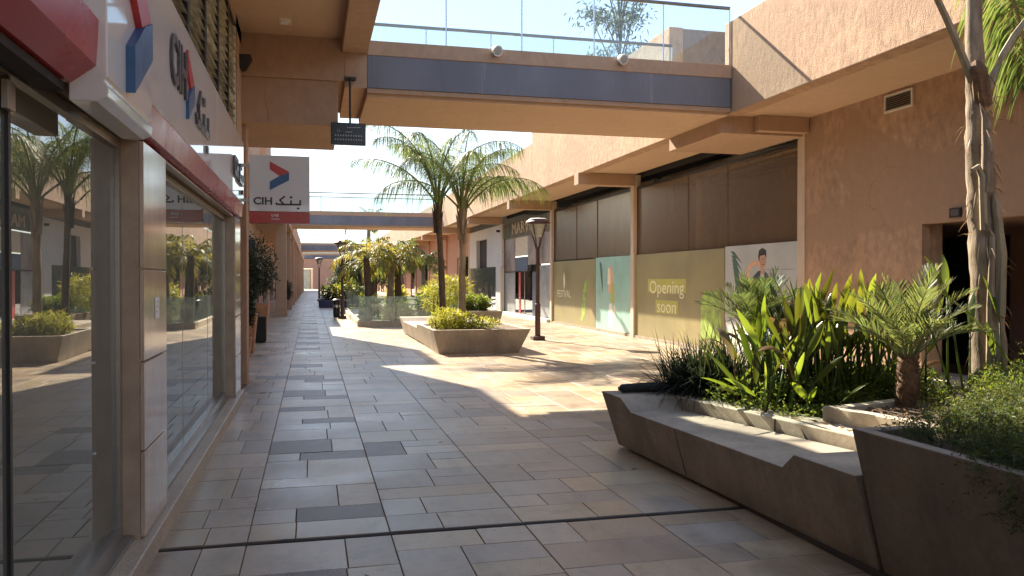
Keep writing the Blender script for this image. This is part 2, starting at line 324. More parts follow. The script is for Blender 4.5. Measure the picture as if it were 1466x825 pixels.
# ------------------------------------------------------------------ left: bank building
bank = thing('bank_building', 'shaded bank building with mirror-like shop windows, marble pilasters and upper louvre windows', 'building', (-1, 6, 0))
MB().box(-1.14, -.88, -6, 11.55, -.02, .12).build('plinth', 'granite', bank, bevel=.008)
B('window_sill', 'alu', bank, -1.13, -.98, -6, 11.3, .12, .15)
def pilaster(y0, y1):
    p = B('pilaster', 'marble_cap', bank, -1.12, -.95, y0, y1, .12, 2.40)
    zs = [.125, .62, 1.13, 1.66, 2.39]
    for a, c in zip(zs, zs[1:]): B('marble_panel', 'marble', p, -.949, -.925, y0+.012, y1-.004, a+.006, c-.006, bevel=.003)
pilaster(5.0, 5.75); pilaster(10.75, 11.5)
def shop_window(y0, y1, muls, hw=.012):
    o = MB()
    o.box(-1.10, -1.04, y0, y0+.05, .15, 2.38).box(-1.10, -1.04, y1-.05, y1, .15, 2.38).box(-1.10, -1.04, y0+.05, y1-.05, .15, .2).box(-1.10, -1.04, y0+.05, y1-.05, 2.33, 2.38)
    wn = o.build('shop_window', 'alu', bank)
    es = [y0+.05]+muls+[y1-.05]
    for a, c in zip(es, es[1:]): B('pane', 'glass_shop', wn, -1.075, -1.063, a+.004, c-.004, .2, 2.33)
    for m in muls: B('mullion', 'dark_metal' if hw > .01 else 'alu', wn, -1.085 if hw > .01 else -1.076, -1.05 if hw > .01 else -1.061, m-hw, m+hw, .2, 2.33)
shop_window(-6, 1.5, [-2.2]); shop_window(1.5, 5.0, [3.28]); shop_window(5.75, 10.75, [7.4, 9.1], .003)
B('door_catch', 'alu', bank, -1.05, -1.03, 3.2, 3.28, 2.2, 2.3)
MB().box(-4, -1.2, -6, 11.5, .05, .1).box(-4.1, -4, -6, 11.5, .1, 2.6).box(-4, -1.12, 11.4, 11.5, .1, 2.6).box(-4, -1.12, -6, -5.9, .1, 2.6).build('interior', 'room_grey', bank)
B('pale_backing', 'room_grey', bank, -1.5, -1.47, 3.4, 4.95, .2, 2.35); B('interior_ceiling', 'room_grey', bank, -4, -1.1, -6, 11.5, 2.6, 2.65)  # pale panel added behind the glass to lift the window's brightness
B('wall', 'stucco_beam', bank, -1.3, -1.02, -6, 11.55, 2.40, 3.45)
# notice on the pilaster
t = tag(B('paper_notice', 'paper', None, -.924, -.921, 5.33, 5.47, 1.36, 1.49), 'small white paper notice stuck on the marble pilaster', 'notice')
for i in range(3): B('print_line', 'letter_grey', t, -.9208, -.9202, 5.35, 5.35+R.uniform(.05, .1), 1.46-.03*i, 1.464-.03*i)
# upper louvre windows
B('upper_wall', 'stucco_beam', bank, -1.35, -1.0, 11.85, 12.72, 3.45, 5.25); B('upper_wall', 'stucco_beam', bank, -1.35, -1.0, -6, 12.72, 5.06, 5.25)
B('upper_wall', 'white_panel', bank, -1.34, -.99, 11.6, 11.85, 2.7, 5.06)
for i in range(7):
    y0 = 11.84-(i+1)*1.13; y1 = y0+1.1
    fr = MB().box(-1.06, -.99, y0, y0+.05, 3.45, 5.06).box(-1.06, -.99, y1-.05, y1+.03, 3.45, 5.06).box(-1.06, -.99, y0+.05, y1-.05, 3.45, 3.5).box(-1.06, -.99, y0+.05, y1-.05, 5.01, 5.06).build('louvre_window', 'dark_metal', bank)
    for j in range(15):
        z = 3.52+j*.099; q_ = R.uniform(-.03, .035); MB().hexa([(-1.05, y0+.055, z), (-.985, y0+.055, z-.03), (-.985, y1-.055, z-.03), (-1.05, y1-.055, z)], [(-1.05+q_, y0+.055, z+.085), (-1.043+q_, y0+.055, z+.085), (-1.043+q_, y1-.055, z+.085), (-1.05+q_, y1-.055, z+.085)]).build('louvre_slat', 'glass_louvre' if 'glass_louvre' in M else 'louvre_glass', fr)
B('interior_dark', 'dark_room', bank, -1.3, -1.2, -6, 11.85, 3.45, 5.06)
# canopy over the walk
B('canopy_soffit', 'stucco_soffit', bank, -1.0, .46, -20, 12.72, 5.25, 5.4); B('canopy_beam', 'stucco_beam', bank, .46, .84, -20, 12.72, 5.05, 6.2, bevel=.01); B('canopy_roof', 'concrete_dark', bank, -5, .46, -20, 12.72, 5.4, 5.6)
B('canopy_beam_end', 'stucco_beam', bank, .5, .835, 12.725, 15.2, 4.53, 5.6); B('cross_beam', 'stucco_beam', bank, -1.3, .5, 12.73, 15.2, 4.62, 5.4, bevel=.008)  # beam end lengthened out of view to block a sliver of sun
B('cross_beam_haunch', 'stucco_beam', bank, -1.3, .40, 12.78, 15.2, 3.94, 4.62, bevel=.008)
B('column', 'stucco_beam', bank, -1.33, -.95, 12.95, 13.35, 0, 3.94, bevel=.01); B('end_wall', 'stucco_beam', bank, -5, -1.3, 11.5, 11.7, 0, 5.4); B('wall_behind', 'stucco_beam', bank, -5, -1.0, -45, -6.02, 0, 5.2); B('corner_wall', 'marble', bank, -1.3, -.97, 11.5, 11.56, .12, 2.9)
o = thing('ceiling_light', 'small square recessed light in the canopy ceiling over the walkway', 'light', (-.34, 12.0, 5.25)); B('housing', 'cream', o, -.43, -.27, 11.85, 12.15, 5.235, 5.25); B('diffuser', 'lamp_white', o, -.41, -.29, 11.88, 12.12, 5.228, 5.235)
o = thing('wall_floodlight', 'dark wedge-shaped floodlight on the wall beside the upper louvres', 'light', (-1, 12.5, 4.75)); MB().hexa([(-1, 12.4, 4.65), (-.93, 12.4, 4.65), (-.93, 12.62, 4.65), (-1, 12.62, 4.65)], [(-1, 12.33, 4.83), (-.84, 12.33, 4.83), (-.84, 12.69, 4.83), (-1, 12.69, 4.83)]).build('lamp_head', 'dark_metal', o); B('lens', 'lamp_glass', o, -.98, -.86, 12.35, 12.67, 4.832, 4.84)
# fascia signs
def lip(b, x0, x1, y0, y1, z0, z1):                                 # panel with a rounded lower lip
    pr = [(x0, z1), (x1, z1), (x1, z0+.10), (x1-.012, z0+.085), (x1+.005, z0+.06), (x1, z0+.02), (x1-.04, z0), (x0, z0)]
    b.prism(pr, 'y', y0, y1); return b
def arabic(parent, at, h, xdir, nrm, mat, depth=.02):               # the word written right to left: strokes joined on one baseline
    X = Vector(xdir); Z = Vector(nrm); U = Vector((0, 0, 1)); A = Vector(at); t = .16*h; o = MB()
    def st(pts, t0=t):
        for (p, q) in zip(pts, pts[1:]):
            d = Vector((q[0]-p[0], q[1]-p[1])); L = d.length; d /= L; n = Vector((-d.y, d.x))*t0/2; e = d*t0*.35
            c = [Vector(p)-e+n, Vector(p)-e-n, Vector(q)+e-n, Vector(q)+e+n]; o.hexa([A+X*v.x*h+U*v.y*h for v in c], [A+X*v.x*h+U*v.y*h+Z*depth for v in c])
    T = t/h
    st([(0, .12), (.06, 0), (2.3, 0)], T); st([(2.3, 0), (2.3, .42)], T); st([(.72, 0), (.35, .42), (.78, .78)], T); st([(1.42, 0), (1.42, .36)], T)
    for c in ((1.42, .72), (2.1, -.38)): st([(c[0]-.06, c[1]), (c[0]+.06, c[1])], T*1.2)
    o.build('arabic_lettering', mat, parent)
def chevron(parent, at, h, xdir, nrm, depth, w=None):
    w = w or h*.62; a = .46
    flat([(0, h), (0, h*.73), (w*.62, h*.45), (w, h*.62), (w, h*.66)], at, xdir, nrm, 'logo_upper_arm', 'logo_red', parent, depth)
    flat([(0, 0), (w, h*.36), (w, h*.62), (w*.55, h*.52), (0, h*.3)], at, xdir, nrm, 'logo_lower_arm', 'logo_blue', parent, depth*1.3)
sg = thing('fascia_sign', 'long glossy white bank fascia sign with dark lettering and a red strip below', 'sign', (-.9, 8, 2.4), 'bank signs along the shopfront')
for a, c in ((4.45, 8.35), (8.355, 11.5)): B('sign_panel', 'white_panel', sg, -1.02, -.88, a, c, 2.6, 3.42, bevel=.004); MB().prism([(-1.0, 2.40), (-.905, 2.43), (-.885, 2.6), (-1.0, 2.6)], 'y', a, c).build('red_strip', 'red_panel', sg)
B('cornice', 'alu', sg, -1.0, -.95, 4.45, 11.5, 2.385, 2.4)
text('CIH', 'bank_lettering', 'letter_grey', sg, (-.875, 5.95, 3.03), .46, XL, NL, .014, .9, bold=.02)
chevron(sg, (-.88, 6.32, 2.76), .50, XL, NL, .018); arabic(sg, (-.88, 6.80, 2.84), .33, XL, NL, 'letter_grey', .02)
text('CIH', 'bank_lettering', 'letter_grey', sg, (-.875, 10.2, 2.92), .32, XL, NL, .02, bold=.025); arabic(sg, (-.88, 10.55, 2.82), .26, XL, NL, 'letter_grey', .03)
sg = thing('fascia_sign', 'white fascia with dark red strip over the nearest shop window', 'sign', (-.9, 1, 2.4), 'bank signs along the shopfront')
B('sign_panel', 'white_panel', sg, -1.02, -.88, -6, 3.5, 2.62, 3.42); MB().prism([(-1.0, 2.37), (-.91, 2.37), (-.82, 2.44), (-.81, 2.62), (-1.0, 2.62)], 'y', -6, 3.52).build('red_strip', 'red_panel', sg)
B('under_soffit', 'dark_room', sg, -1.02, -.93, -6, 3.5, 2.33, 2.365)  # dark-brown soffit under the red strip
sg = thing('logo_sign_box', 'projecting glossy white sign box with a red and blue chevron and rounded lower lip', 'sign', (-.85, 4, 2.3), 'bank signs along the shopfront')
lip(MB(), -.92, -.78, 3.52, 4.44, 2.30, 3.46).build('sign_box', 'white_panel', sg, bevel=.006); chevron(sg, (-.78, 3.85, 2.41), .68, XL, NL, .03, .41)
# projecting sign
sg = thing('projecting_sign', 'square white bank sign with red and blue chevron jutting out over the walk', 'sign', (-.4, 11, 2.3), 'bank signs along the shopfront')
B('sign_box', 'white_panel', sg, -.775, -.02, 11.0, 11.14, 2.475, 3.2, bevel=.006); B('red_strip', 'red_panel', sg, -.775, -.02, 10.998, 11.142, 2.325, 2.472); B('bracket', 'alu', sg, -.9, -.775, 11.05, 11.09, 2.6, 2.64); B('bracket', 'alu', sg, -.9, -.775, 11.05, 11.09, 3.05, 3.09)
chevron(sg, (-.52, 11.0, 2.75), .37, XC, NC, .004, .24); text('CIH', 'bank_lettering', 'letter_dark', sg, (-.605, 10.998, 2.605), .13, XC, NC, .002, 1.1, bold=.03)
arabic(sg, (-.44, 10.999, 2.57), .13, XC, NC, 'letter_dark', .003); text('GAB', 'small_lettering', 'white_panel', sg, (-.46, 10.997, 2.425), .05, XC, NC, .002); B('small_lettering_bar', 'white_panel', sg, -.50, -.40, 10.994, 10.998, 2.375, 2.382)
# hanging display
dp = thing('hanging_display', 'black electronic prayer-time display hanging on a pole below the beam', 'display', (.55, 12.5, 3.6))
MB().tube([(.57, 12.56, 4.62), (.57, 12.56, 3.95)], .016, 10).build('pole', 'dark_metal', dp); B('mount_plate', 'dark_metal', dp, .48, .66, 12.5, 12.71, 4.62, 4.635)
B('screen', 'screen', dp, .285, .80, 12.5, 12.58, 3.615, 3.945, bevel=.008)
for z in (3.68, 3.74):
    for i in range(11): flat([(0, 0), (.018, 0), (.018, .024), (0, .024)], (.345+i*.038, 12.498, z), XC, NC, 'digit', 'led_text', dp, .002)
text('11', 'digit', 'led_text', dp, (.40, 12.496, 3.82), .06, XC, NC, .001); flat([(0, 0), (.2, .01), (.2, .02), (0, .012)], (.52, 12.498, 3.865), XC, NC, 'emblem', 'led_text', dp, .002); flat([(0, 0), (.1, 0), (.1, .012), (0, .012)], (.5, 12.498, 3.80), XC, NC, 'emblem', 'led_text', dp, .002)
MB().tube([(.44, 12.54, 3.615), (.45, 12.54, 3.55), (.48, 12.54, 3.5), (.5, 12.54, 3.49)], .003, 5).build('cable', 'dark_metal', dp)

# ------------------------------------------------------------------ footbridges
def footbridge(x0, x1, y0, y1, label):
    br = thing('footbridge', label, 'footbridge', ((x0+x1)/2, y0, 4.4), 'footbridges crossing the mall')
    B('deck', 'stucco_soffit', br, x0, x1, y0+.09, y1-.04, 4.42, 5.1); B('fascia_panel', 'blue_fascia', br, x0, x1-.02, y0, y0+.09, 4.54, 5.035); B('cap', 'stucco_beam', br, x0, x1, y0-.015, y0+.25, 5.035, 5.26, bevel=.008)
    B('drip_ledge', 'stucco_beam', br, x0, x1, y0+.02, y0+.08, 4.47, 4.535); B('far_fascia', 'stucco_beam', br, x0, x1, y1-.04, y1, 4.42, 5.26); B('far_fascia', 'stucco_beam', br, x0, x1, y1-.25, y1-.04, 5.1, 5.26)
    n = 5; L = (x1-x0)/n
    for y in (y0+.06, y1-.1):
        for i in range(n): B('glass_panel', 'glass_rail', br, x0+i*L+.012, x0+(i+1)*L-.012, y, y+.014, 5.26, 6.22)
        MB().tube([(x0, y+.007, 6.25), (x1, y+.007, 6.25)], .028, 10).build('handrail', 'rail', br)
        for i in range(n+1): B('panel_clamp', 'steel', br, x0+i*L-.011, x0+i*L+.011, y+.002, y+.012, 5.26, 6.22)
    return br
b1 = footbridge(.84, 6.985, 12.72, 15.2, 'nearest footbridge with blue weathered fascia and glass railing'); lab = ['second footbridge behind the tall palms, blue fascia under a glass rail', 'far footbridge seen under the second one at the end of the walkway', 'farthest footbridge, just above the end building']
for (y, l) in zip((45, 85, 120), lab): c = copy_tree(b1, None, (b1.location.x-.95, y, 4.4)); c['label'] = l
for c in [o for o in bpy.data.objects if o.name.startswith('footbridge.')]: c.scale = (1.33, 1, 1)
def floodlight(x, y, z, label, g_='round floodlights on the near footbridge'):
    o = thing('floodlight', label, 'light', (x, y, z), g_)
    MB().tube([(x, y+.01, z-.03), (x+.02, y-.05, z-.03), (x+.03, y-.05, z+.02)], .018, 8).build('arm', 'steel', o)
    d = Vector((.25, -.8, -.35)).normalized(); c = Vector((x+.02, y-.09, z+.04)); MB().tube([c-d*.07, c-d*.05, c+d*.04, c+d*.06], [.03, .065, .085, .085], 16).build('lamp_head', 'lamp_white', o); MB().tube([c+d*.06, c+d*.066], [.07, .06], 16).build('lens', 'lamp_glass', o)
floodlight(2.82, 12.70, 5.17, 'white round floodlight halfway along the near footbridge'); floodlight(4.93, 12.70, 5.17, 'white round floodlight on the near footbridge, towards its wall end')

# ------------------------------------------------------------------ right: arcade building
arc = thing('arcade_building', 'long orange stucco arcade with overhanging parapet and deep shop bays', 'building', (8.6, 13, 0))
def parapet(y0, y1, z1): B('parapet', 'stucco', arc, 7.0, 7.3, y0, y1, 4.45, z1, bevel=.012)
parapet(-45, 12.98, 6.03); parapet(15.25, 25.8, 6.68); parapet(25.803, 44.95, 6.04); parapet(47.5, 84.9, 6.04); parapet(87.5, 119.9, 6.04); B('parapet', 'stucco', arc, 7.0, 7.3, 12.983, 15.247, 4.45, 5.2)
B('rooftop_block', 'stucco_shaded', arc, 7.303, 12, 15.3, 25.7, 5.3, 6.672)
B('soffit', 'stucco_soffit', arc, 7.3, 8.6, -45, 120, 4.47, 4.62); B('roof', 'concrete_dark', arc, 7.3, 16, -45, 120, 4.9, 5.1)
for y in (21.1, 29, 37, 45, 53, 61, 69, 77): B('cross_beam', 'stucco_beam', arc, 6.965, 8.58, y-.18, y+.18, 4.15, 4.466, bevel=.008)
B('cross_beam', 'stucco_beam', arc, 6.975, 8.58, 13.05, 15.2, 4.16, 4.466, bevel=.008); B('cross_beam', 'stucco_beam', arc, 7.6, 8.58, 12.85, 13.045, 4.2, 4.466)
# solid wall near the camera, with the recessed entrance
B('wall', 'stucco', arc, 8.6, 8.75, 10.1, 13.06, 0, 4.47); B('wall', 'stucco', arc, 8.6, 8.75, -45, 10.1, 2.40, 4.47); B('wall', 'stucco', arc, 8.6, 8.75, -45, 5.0, 0, 2.40)
B('wall', 'stucco', arc, 8.76, 8.95, 10.103, 13.06, 0, 4.47)
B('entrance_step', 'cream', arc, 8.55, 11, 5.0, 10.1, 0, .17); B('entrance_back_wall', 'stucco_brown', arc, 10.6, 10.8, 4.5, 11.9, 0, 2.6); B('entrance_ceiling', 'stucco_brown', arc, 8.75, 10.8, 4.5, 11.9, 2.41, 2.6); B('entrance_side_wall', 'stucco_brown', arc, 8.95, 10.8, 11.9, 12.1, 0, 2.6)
d = B('entrance_door', 'dark_metal', arc, 10.54, 10.6, 10.55, 11.85, .17, 2.3)
B('door_panel', 'screen', d, 10.53, 10.54, 10.6, 11.18, .25, 2.25); B('door_panel', 'screen', d, 10.53, 10.54, 11.22, 11.8, .25, 2.25)
d = MB().box(10.52, 10.6, 8.2, 8.32, .17, 2.0).box(10.52, 10.6, 9.1, 9.22, .17, 2.0).box(10.52, 10.6, 8.32, 9.1, 1.9, 2.0).build('door_frame', 'stucco_beam', arc); B('door_leaf', 'dark_metal', d, 10.56, 10.6, 8.32, 9.1, .17, 1.9)
v = MB().box(8.57, 8.6, 10.28, 10.31, 4.15, 4.42).box(8.57, 8.6, 10.86, 10.89, 4.15, 4.42).box(8.57, 8.6, 10.31, 10.86, 4.15, 4.18).box(8.57, 8.6, 10.31, 10.86, 4.39, 4.42).build('vent', 'stucco_white', arc)
B('vent_back', 'dark_room', v, 8.592, 8.598, 10.31, 10.86, 4.18, 4.39)
for i in range(7): MB().hexa([(8.575, 10.31, 4.19+i*.03), (8.59, 10.31, 4.205+i*.03), (8.59, 10.86, 4.205+i*.03), (8.575, 10.86, 4.19+i*.03)], [(8.575, 10.31, 4.195+i*.03), (8.59, 10.31, 4.21+i*.03), (8.59, 10.86, 4.21+i*.03), (8.575, 10.86, 4.195+i*.03)]).build('vent_slat', 'alu', v)
t = tag(B('wall_plaque', 'dark_metal', None, 8.57, 8.598, 9.35, 9.55, 2.45, 2.58), 'small dark plaque on the stucco wall above the entrance', 'plaque')
B('plaque_face', 'letter_grey', t, 8.565, 8.57, 9.38, 9.52, 2.47, 2.56)
# shop bays
def bay(y0, y1, muls, dark=True):
    B('pillar', 'stucco_pale', arc, 8.58, 8.8, y0-.11, y0+.11, 0, 4.465, bevel=.006)
    B('bay_void_strip', 'dark_room', arc, 8.80, 8.9, y0+.11, y1-.11, 4.40, 4.6); B('bay_kerb', 'concrete', arc, 8.6, 8.82, y0+.11, y1-.11, -.01, .07)  # no lintel: strip coloured dark to pass for the shaded ceiling void
    b = MB().box(11.2, 11.3, y0, y1, 0, 4.25).box(8.8, 13, y0-.08, y0, 0, 4.25).box(10.6, 11.0, y0+3.2, y0+3.6, 0, 4.25).box(9.6, 9.9, y1-2.1, y1-1.8, 0, 4.25).box(8.82, 13, y0, y1, -.01, .03); b.build('bay_interior', 'stucco_tan' if dark else 'room_grey', arc)
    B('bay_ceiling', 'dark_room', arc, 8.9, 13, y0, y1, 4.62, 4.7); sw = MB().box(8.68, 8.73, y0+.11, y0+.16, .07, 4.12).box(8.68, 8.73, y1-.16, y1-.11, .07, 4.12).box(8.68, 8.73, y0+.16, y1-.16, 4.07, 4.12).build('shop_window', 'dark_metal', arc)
    return sw
swA = bay(13.1, 21.1, []); swB = bay(21.1, 29, []); swC = bay(29, 37, [], False)
for sw, y0, ms in ((swA, 13.26, (16.0, 17.9, 20.94)), (swB, 21.26, (24.25, 26.3, 28.84))):
    a = y0
    for m in ms: B('glass_pane', 'glass_dusty', sw, 8.70, 8.712, a+.004, m-.004, 2.28, 4.07); B('mullion', 'stucco_brown', sw, 8.69, 8.72, m-.012, m+.012, 2.28, 4.07); a = m
    for i in range(6):
        y = y0+.9+i*1.2; MB().tube([(9.0+R.uniform(0, .6), y0, 4.12+.05*i), (9.4+R.uniform(0, 1), y0+7.4, 4.15+.05*i)], .03+.03*R.random(), 6).build('ceiling_pipe', 'steel', arc)
    for i in range(3): B('ceiling_duct', 'alu', arc, 9.3+i*1.1, 9.6+i*1.1, y0, y0+7.5, 4.15, 4.4)
# hoardings and posters
def hoard(y0, y1, z0, z1, mat, label, name='hoarding', cat='hoarding'):
    return tag(B(name, mat, None, 8.64, 8.67, y0, y1, z0, z1), label, cat, 'boards closing off the empty shops')
h = hoard(16.01, 20.98, .075, 2.27, 'olive', 'olive hoarding board with two yellow words announcing an opening')
n = NRR
flat([(-1.13, -.17), (1.13, -.17), (1.13, .17), (-1.13, .17)], (8.64, 19.0, 1.44), XR, n, 'word_panel', 'ink_yellow', h, .004); text('Opening', 'word', 'ink_pale', h, (8.634, 19.0, 1.38), .47, XR, n, .001, 1.28)
flat([(-.66, -.17), (.66, -.17), (.66, .17), (-.66, .17)], (8.64, 18.97, .90), XR, n, 'word_panel', 'ink_yellow', h, .004); text('soon', 'word', 'ink_pale', h, (8.634, 18.97, .90), .47, XR, n, .001, 1.25)
flat([(-.5, -.6), (.45, -.6), (.45, .3), (.3, .46), (-.3, .5), (-.5, .3)], (8.64, 16.6, .85), XR, n, 'green_plant_print', 'green_print', h, .003)
h = hoard(24.27, 28.87, .075, 2.24, 'olive', 'plain olive hoarding board with pale lettering under a leaf mark, beside the teal poster')
text('FESTIVAL', 'word', 'ink_pale', h, (8.636, 27.55, 1.08), .36, XR, n, .001, 1.1); flat([(0, -.3), (.1, -.1), (.04, .2), (-.04, .32), (-.1, .05), (-.06, -.2)], (8.64, 27.5, 1.55), XR, n, 'leaf_mark', 'ink_pale', h, .003)
for i in range(5): flat([(0, 0), (.3, .2), (.36, .5), (.1, .35), (-.1, .1)], (8.64, 25.6-.06*i, .2+.24*i), XR, n, 'green_leaf_print', 'green_print', h, .002+.0004*i)
h = hoard(21.24, 24.23, .075, 2.27, 'teal_print', 'pale teal poster with a tall peach and yellow figure', 'poster', 'poster')
for i, (y, a, c, m, wd) in enumerate(((22.9, 1.2, 2.0, 'peach', .22), (22.75, .9, 1.5, 'ink_yellow', .16), (23.05, 1.45, 1.95, 'ink_pale', .12), (22.9, .15, .9, 'paper', .2), (22.6, .2, .85, 'ink_pale', .1))):
    flat([(-wd, 0), (wd, 0), (wd*.9, (c-a)*.7), (wd*.4, c-a), (-wd*.6, (c-a)*.95), (-wd*.9, (c-a)*.5)], (8.64, y, a), XR, n, 'figure_print', m, h, .002+.0006*i)
def frond_print(h, y, z, s):
    for i in range(8):
        t_ = i/7.; flat([(0, 0), (.12*s, -.1*s-.25*s*t_), (.5*s*(1-.4*t_), -.28*s-.5*s*t_), (.16*s, -.02*s-.12*s*t_)], (8.64, y-.18*s*t_, z-1.0*s*t_*.6), XR, n, 'palm_leaf_print', 'frond_print', h, .0015+.0003*i)
frond_print(h, 23.9, 2.15, .7)
h = hoard(13.25, 15.98, .075, 2.30, 'pale_print', 'pale grey poster of a dark-haired man in a jacket, behind the dwarf palm', 'poster', 'poster'); frond_print(h, 15.75, 2.2, 1.0)
yc = 14.55
def disc(cx, cz, rx, rz, k=14): return [(cx+rx*math.cos(2*PI*i/k), cz+rz*math.sin(2*PI*i/k)) for i in range(k)]
A_ = (8.64, yc, 0)
flat(disc(-.2, 1.68, .36, .3), A_, XR, n, 'halo_print', 'peach', h, .0015); flat(disc(-.2, 1.68, .24, .2), A_, XR, n, 'halo_print', 'pale_print', h, .002)
flat([(-.30, .95), (.34, .95), (.34, 1.55), (.24, 1.72), (.06, 1.78), (-.1, 1.76), (-.34, 1.62), (-.4, 1.3)], A_, XR, n, 'jacket_print', 'jacket', h, .003); flat([(-.02, 1.2), (.12, 1.2), (.14, 1.74), (.0, 1.76)], A_, XR, n, 'shirt_print', 'shirt', h, .0035)
flat([(-.22, .1), (-.02, .1), (.04, .75), (.1, .1), (.28, .1), (.32, .96), (-.28, .96)], A_, XR, n, 'jeans_print', 'jeans', h, .0028)
flat([(.0, 1.7), (.12, 1.7), (.13, 1.85), (.0, 1.85)], A_, XR, n, 'neck_print', 'skin', h, .0037); flat(disc(.08, 1.97, .12, .17), A_, XR, n, 'face_print', 'skin', h, .004); flat([(-.06, 1.95), (-.02, 2.06), (.16, 2.08), (.21, 2.02), (.2, 2.17), (.06, 2.22), (-.06, 2.17), (-.09, 2.05)], A_, XR, n, 'hair_print', 'hair', h, .0045)
for e in (.05, .13): flat(disc(e, 2.0, .015, .012, 8), A_, XR, n, 'eye_print', 'hair', h, .0045)
flat([(.06, 1.88), (.13, 1.88), (.13, 1.895), (.06, 1.895)], A_, XR, n, 'mouth_print', 'hair', h, .0044); flat([(-1.2, -.2), (1.3, -.2), (1.3, .28), (.2, .22), (-.6, .3), (-1.3, .15)], (8.64, yc, .35), XR, n, 'sand_print', 'paper', h, .001)
for i, m in enumerate(('peach', 'jeans', 'logo_red')): flat([(-.08, 0), (.08, 0), (.05, .45), (-.05, .45)], (8.64, 13.9-.2*i, .6), XR, n, 'small_figure_print', m, h, .003)
flat([(-.9, 0), (.5, 0), (.5, .012), (-.9, .012)], (8.64, 13.9, 1.78), XR, n, 'horizon_print', 'grey_print', h, .001)
# bay C: fashion shop with print fascia
B('shop_fascia', 'jungle_print', swC, 8.62, 8.69, 29.15, 36.85, 3.45, 4.1)
for (y0, y1, z0, z1, m) in ((34.9, 36.8, 1.95, 3.4, 'photo_print'), (32.75, 34.85, 2.6, 3.4, 'cream'), (32.75, 34.85, 1.95, 2.55, 'blue_print'), (29.2, 32.7, 2.2, 3.4, 'photo_print'), (34.9, 36.8, .1, 1.9, 'grey_print'), (29.2, 31.2, .1, 2.15, 'grey_print'), (31.25, 32.0, .1, 1.9, 'blue_print')):
    B('window_graphic', m, swC, 8.70, 8.715, y0, y1, z0, z1)
text('MARWA', 'fascia_lettering', 'stucco_tan', swC, (8.60, 33.0, 3.78), .7, XR, n, .012, 1.6)
B('door_pane', 'glass_dark', swC, 8.705, 8.715, 32.02, 34.85, .1, 1.93); B('door_frame', 'logo_red', swC, 8.69, 8.72, 33.9, 34.2, .07, 1.9); B('door_frame', 'alu', swC, 8.69, 8.72, 33.2, 33.26, .07, 1.93)
B('threshold', 'stucco_white', swC, 8.45, 8.68, 29.1, 36.9, -.005, .12)
# bay D: white shop front
B('white_front_wall', 'stucco_white', arc, 8.58, 8.8, 37, 40.3, 2.2, 4.15); B('white_front_wall', 'stucco_white', arc, 8.58, 8.8, 43, 45, 2.2, 4.15); B('white_front_wall', 'stucco_white', arc, 8.58, 8.8, 40.3, 43, 3.65, 4.15); B('pillar', 'stucco_white', arc, 8.5, 8.8, 36.95, 37.9, 0, 2.2)
B('window_box', 'dark_room', arc, 8.78, 8.9, 40.3, 43, 2.2, 3.65); B('glass_front', 'glass_shop', arc, 8.66, 8.67, 37.95, 44.9, .1, 2.2); B('glass_front_room', 'room_grey', arc, 10, 10.1, 37, 45, 0, 2.3); B('pillar', 'stucco_pale', arc, 8.55, 8.8, 44.9, 45.1, 0, 4.15)
MB().tube([(8.55, 37.3, 3.85), (8.4, 37.25, 3.85)], .06, 8).build('camera_dome', 'dark_metal', arc)
def far_bay(y0, y1, k):
    B('pillar', 'stucco_pink', arc, 8.5, 8.8, y1-.3, y1+.3, 0, 4.15); B('far_wall', 'stucco_pink', arc, 8.6, 8.8, y0, y1, 2.9, 4.47)
    B('far_window', 'glass_dark', arc, 8.66, 8.67, y0+.3, y0+4, .2, 2.9); B('far_wall', 'stucco_pink', arc, 8.6, 8.8, y0+4, y1-.3, 0, 2.9); B('far_room', 'room_grey', arc, 9.6, 9.7, y0, y0+4.2, 0, 2.9)
for i, y in enumerate(range(45, 120, 8)): far_bay(y+.12, y+8, i)
for (y, z) in ((28.3, 5.05), (36.7, 5.2)):
    o = thing('wall_spotlight', ('dark spotlight on a bent arm on the parapet, above the street lamp' if y < 30 else 'dark spotlight on a bent arm on the parapet, by the far tall palm'), 'light', (7, y, z), 'spotlights on the right parapet')
    MB().tube([(7, y, z-.35), (6.9, y, z-.2), (6.75, y, z-.02), (6.55, y, z+.12)], .035, 8).build('arm', 'dark_metal', o); MB().tube([(6.6, y-.05, z+.12), (6.4, y-.15, z+.1)], [.07, .12], 10).build('lamp_head', 'dark_metal', o)

# ------------------------------------------------------------------ left row beyond the bank
lft = thing('left_arcade', 'brown shaded arcade row on the left beyond the bank, with square columns', 'building', (-2.2, 30, 0))
B('wall', 'stucco_beam', lft, -2.6, -2.3, 11.7, 37, 0, 4.2); B('wall', 'stucco_beam', lft, -2.9, -2.6, 37, 125, 0, 4.2); B('canopy', 'stucco_beam', lft, -5, -1.35, 15.25, 34, 4.2, 4.5); B('canopy', 'stucco_beam', lft, -5, -1.0, 34.003, 125, 4.1, 4.6); B('parapet', 'stucco_beam', lft, -1.5, -1.0, 47.6, 84.9, 4.6, 5.2)
B('upper_block', 'stucco_beam', lft, -6, -1.35, 15.25, 23.0, 4.503, 8.7); B('upper_block', 'stucco_beam', lft, -6, -1.36, 26.5, 29.7, 4.503, 8.7); B('upper_block', 'stucco_beam', lft, -6, -2.5, 23, 26.5, 4.503, 5.6)
for y in range(37, 120, 8): MB().box(-1.5, -1.06, y-.25, y+.25, .25, 4.1).box(-1.55, -1.02, y-.3, y+.3, 0, .25).build('column', 'stucco_beam', lft, bevel=.01)
for y in (17, 21, 25, 29): sw = B('shop_window', 'glass_shop', lft, -2.29, -2.28, y, y+3, .3, 2.8); B('window_frame', 'dark_metal', sw, -2.295, -2.25, y-.06, y, .2, 2.9)
for y in range(39, 118, 8): B('shop_window', 'glass_dark', lft, -2.58, -2.57, y, y+4, .2, 2.7)
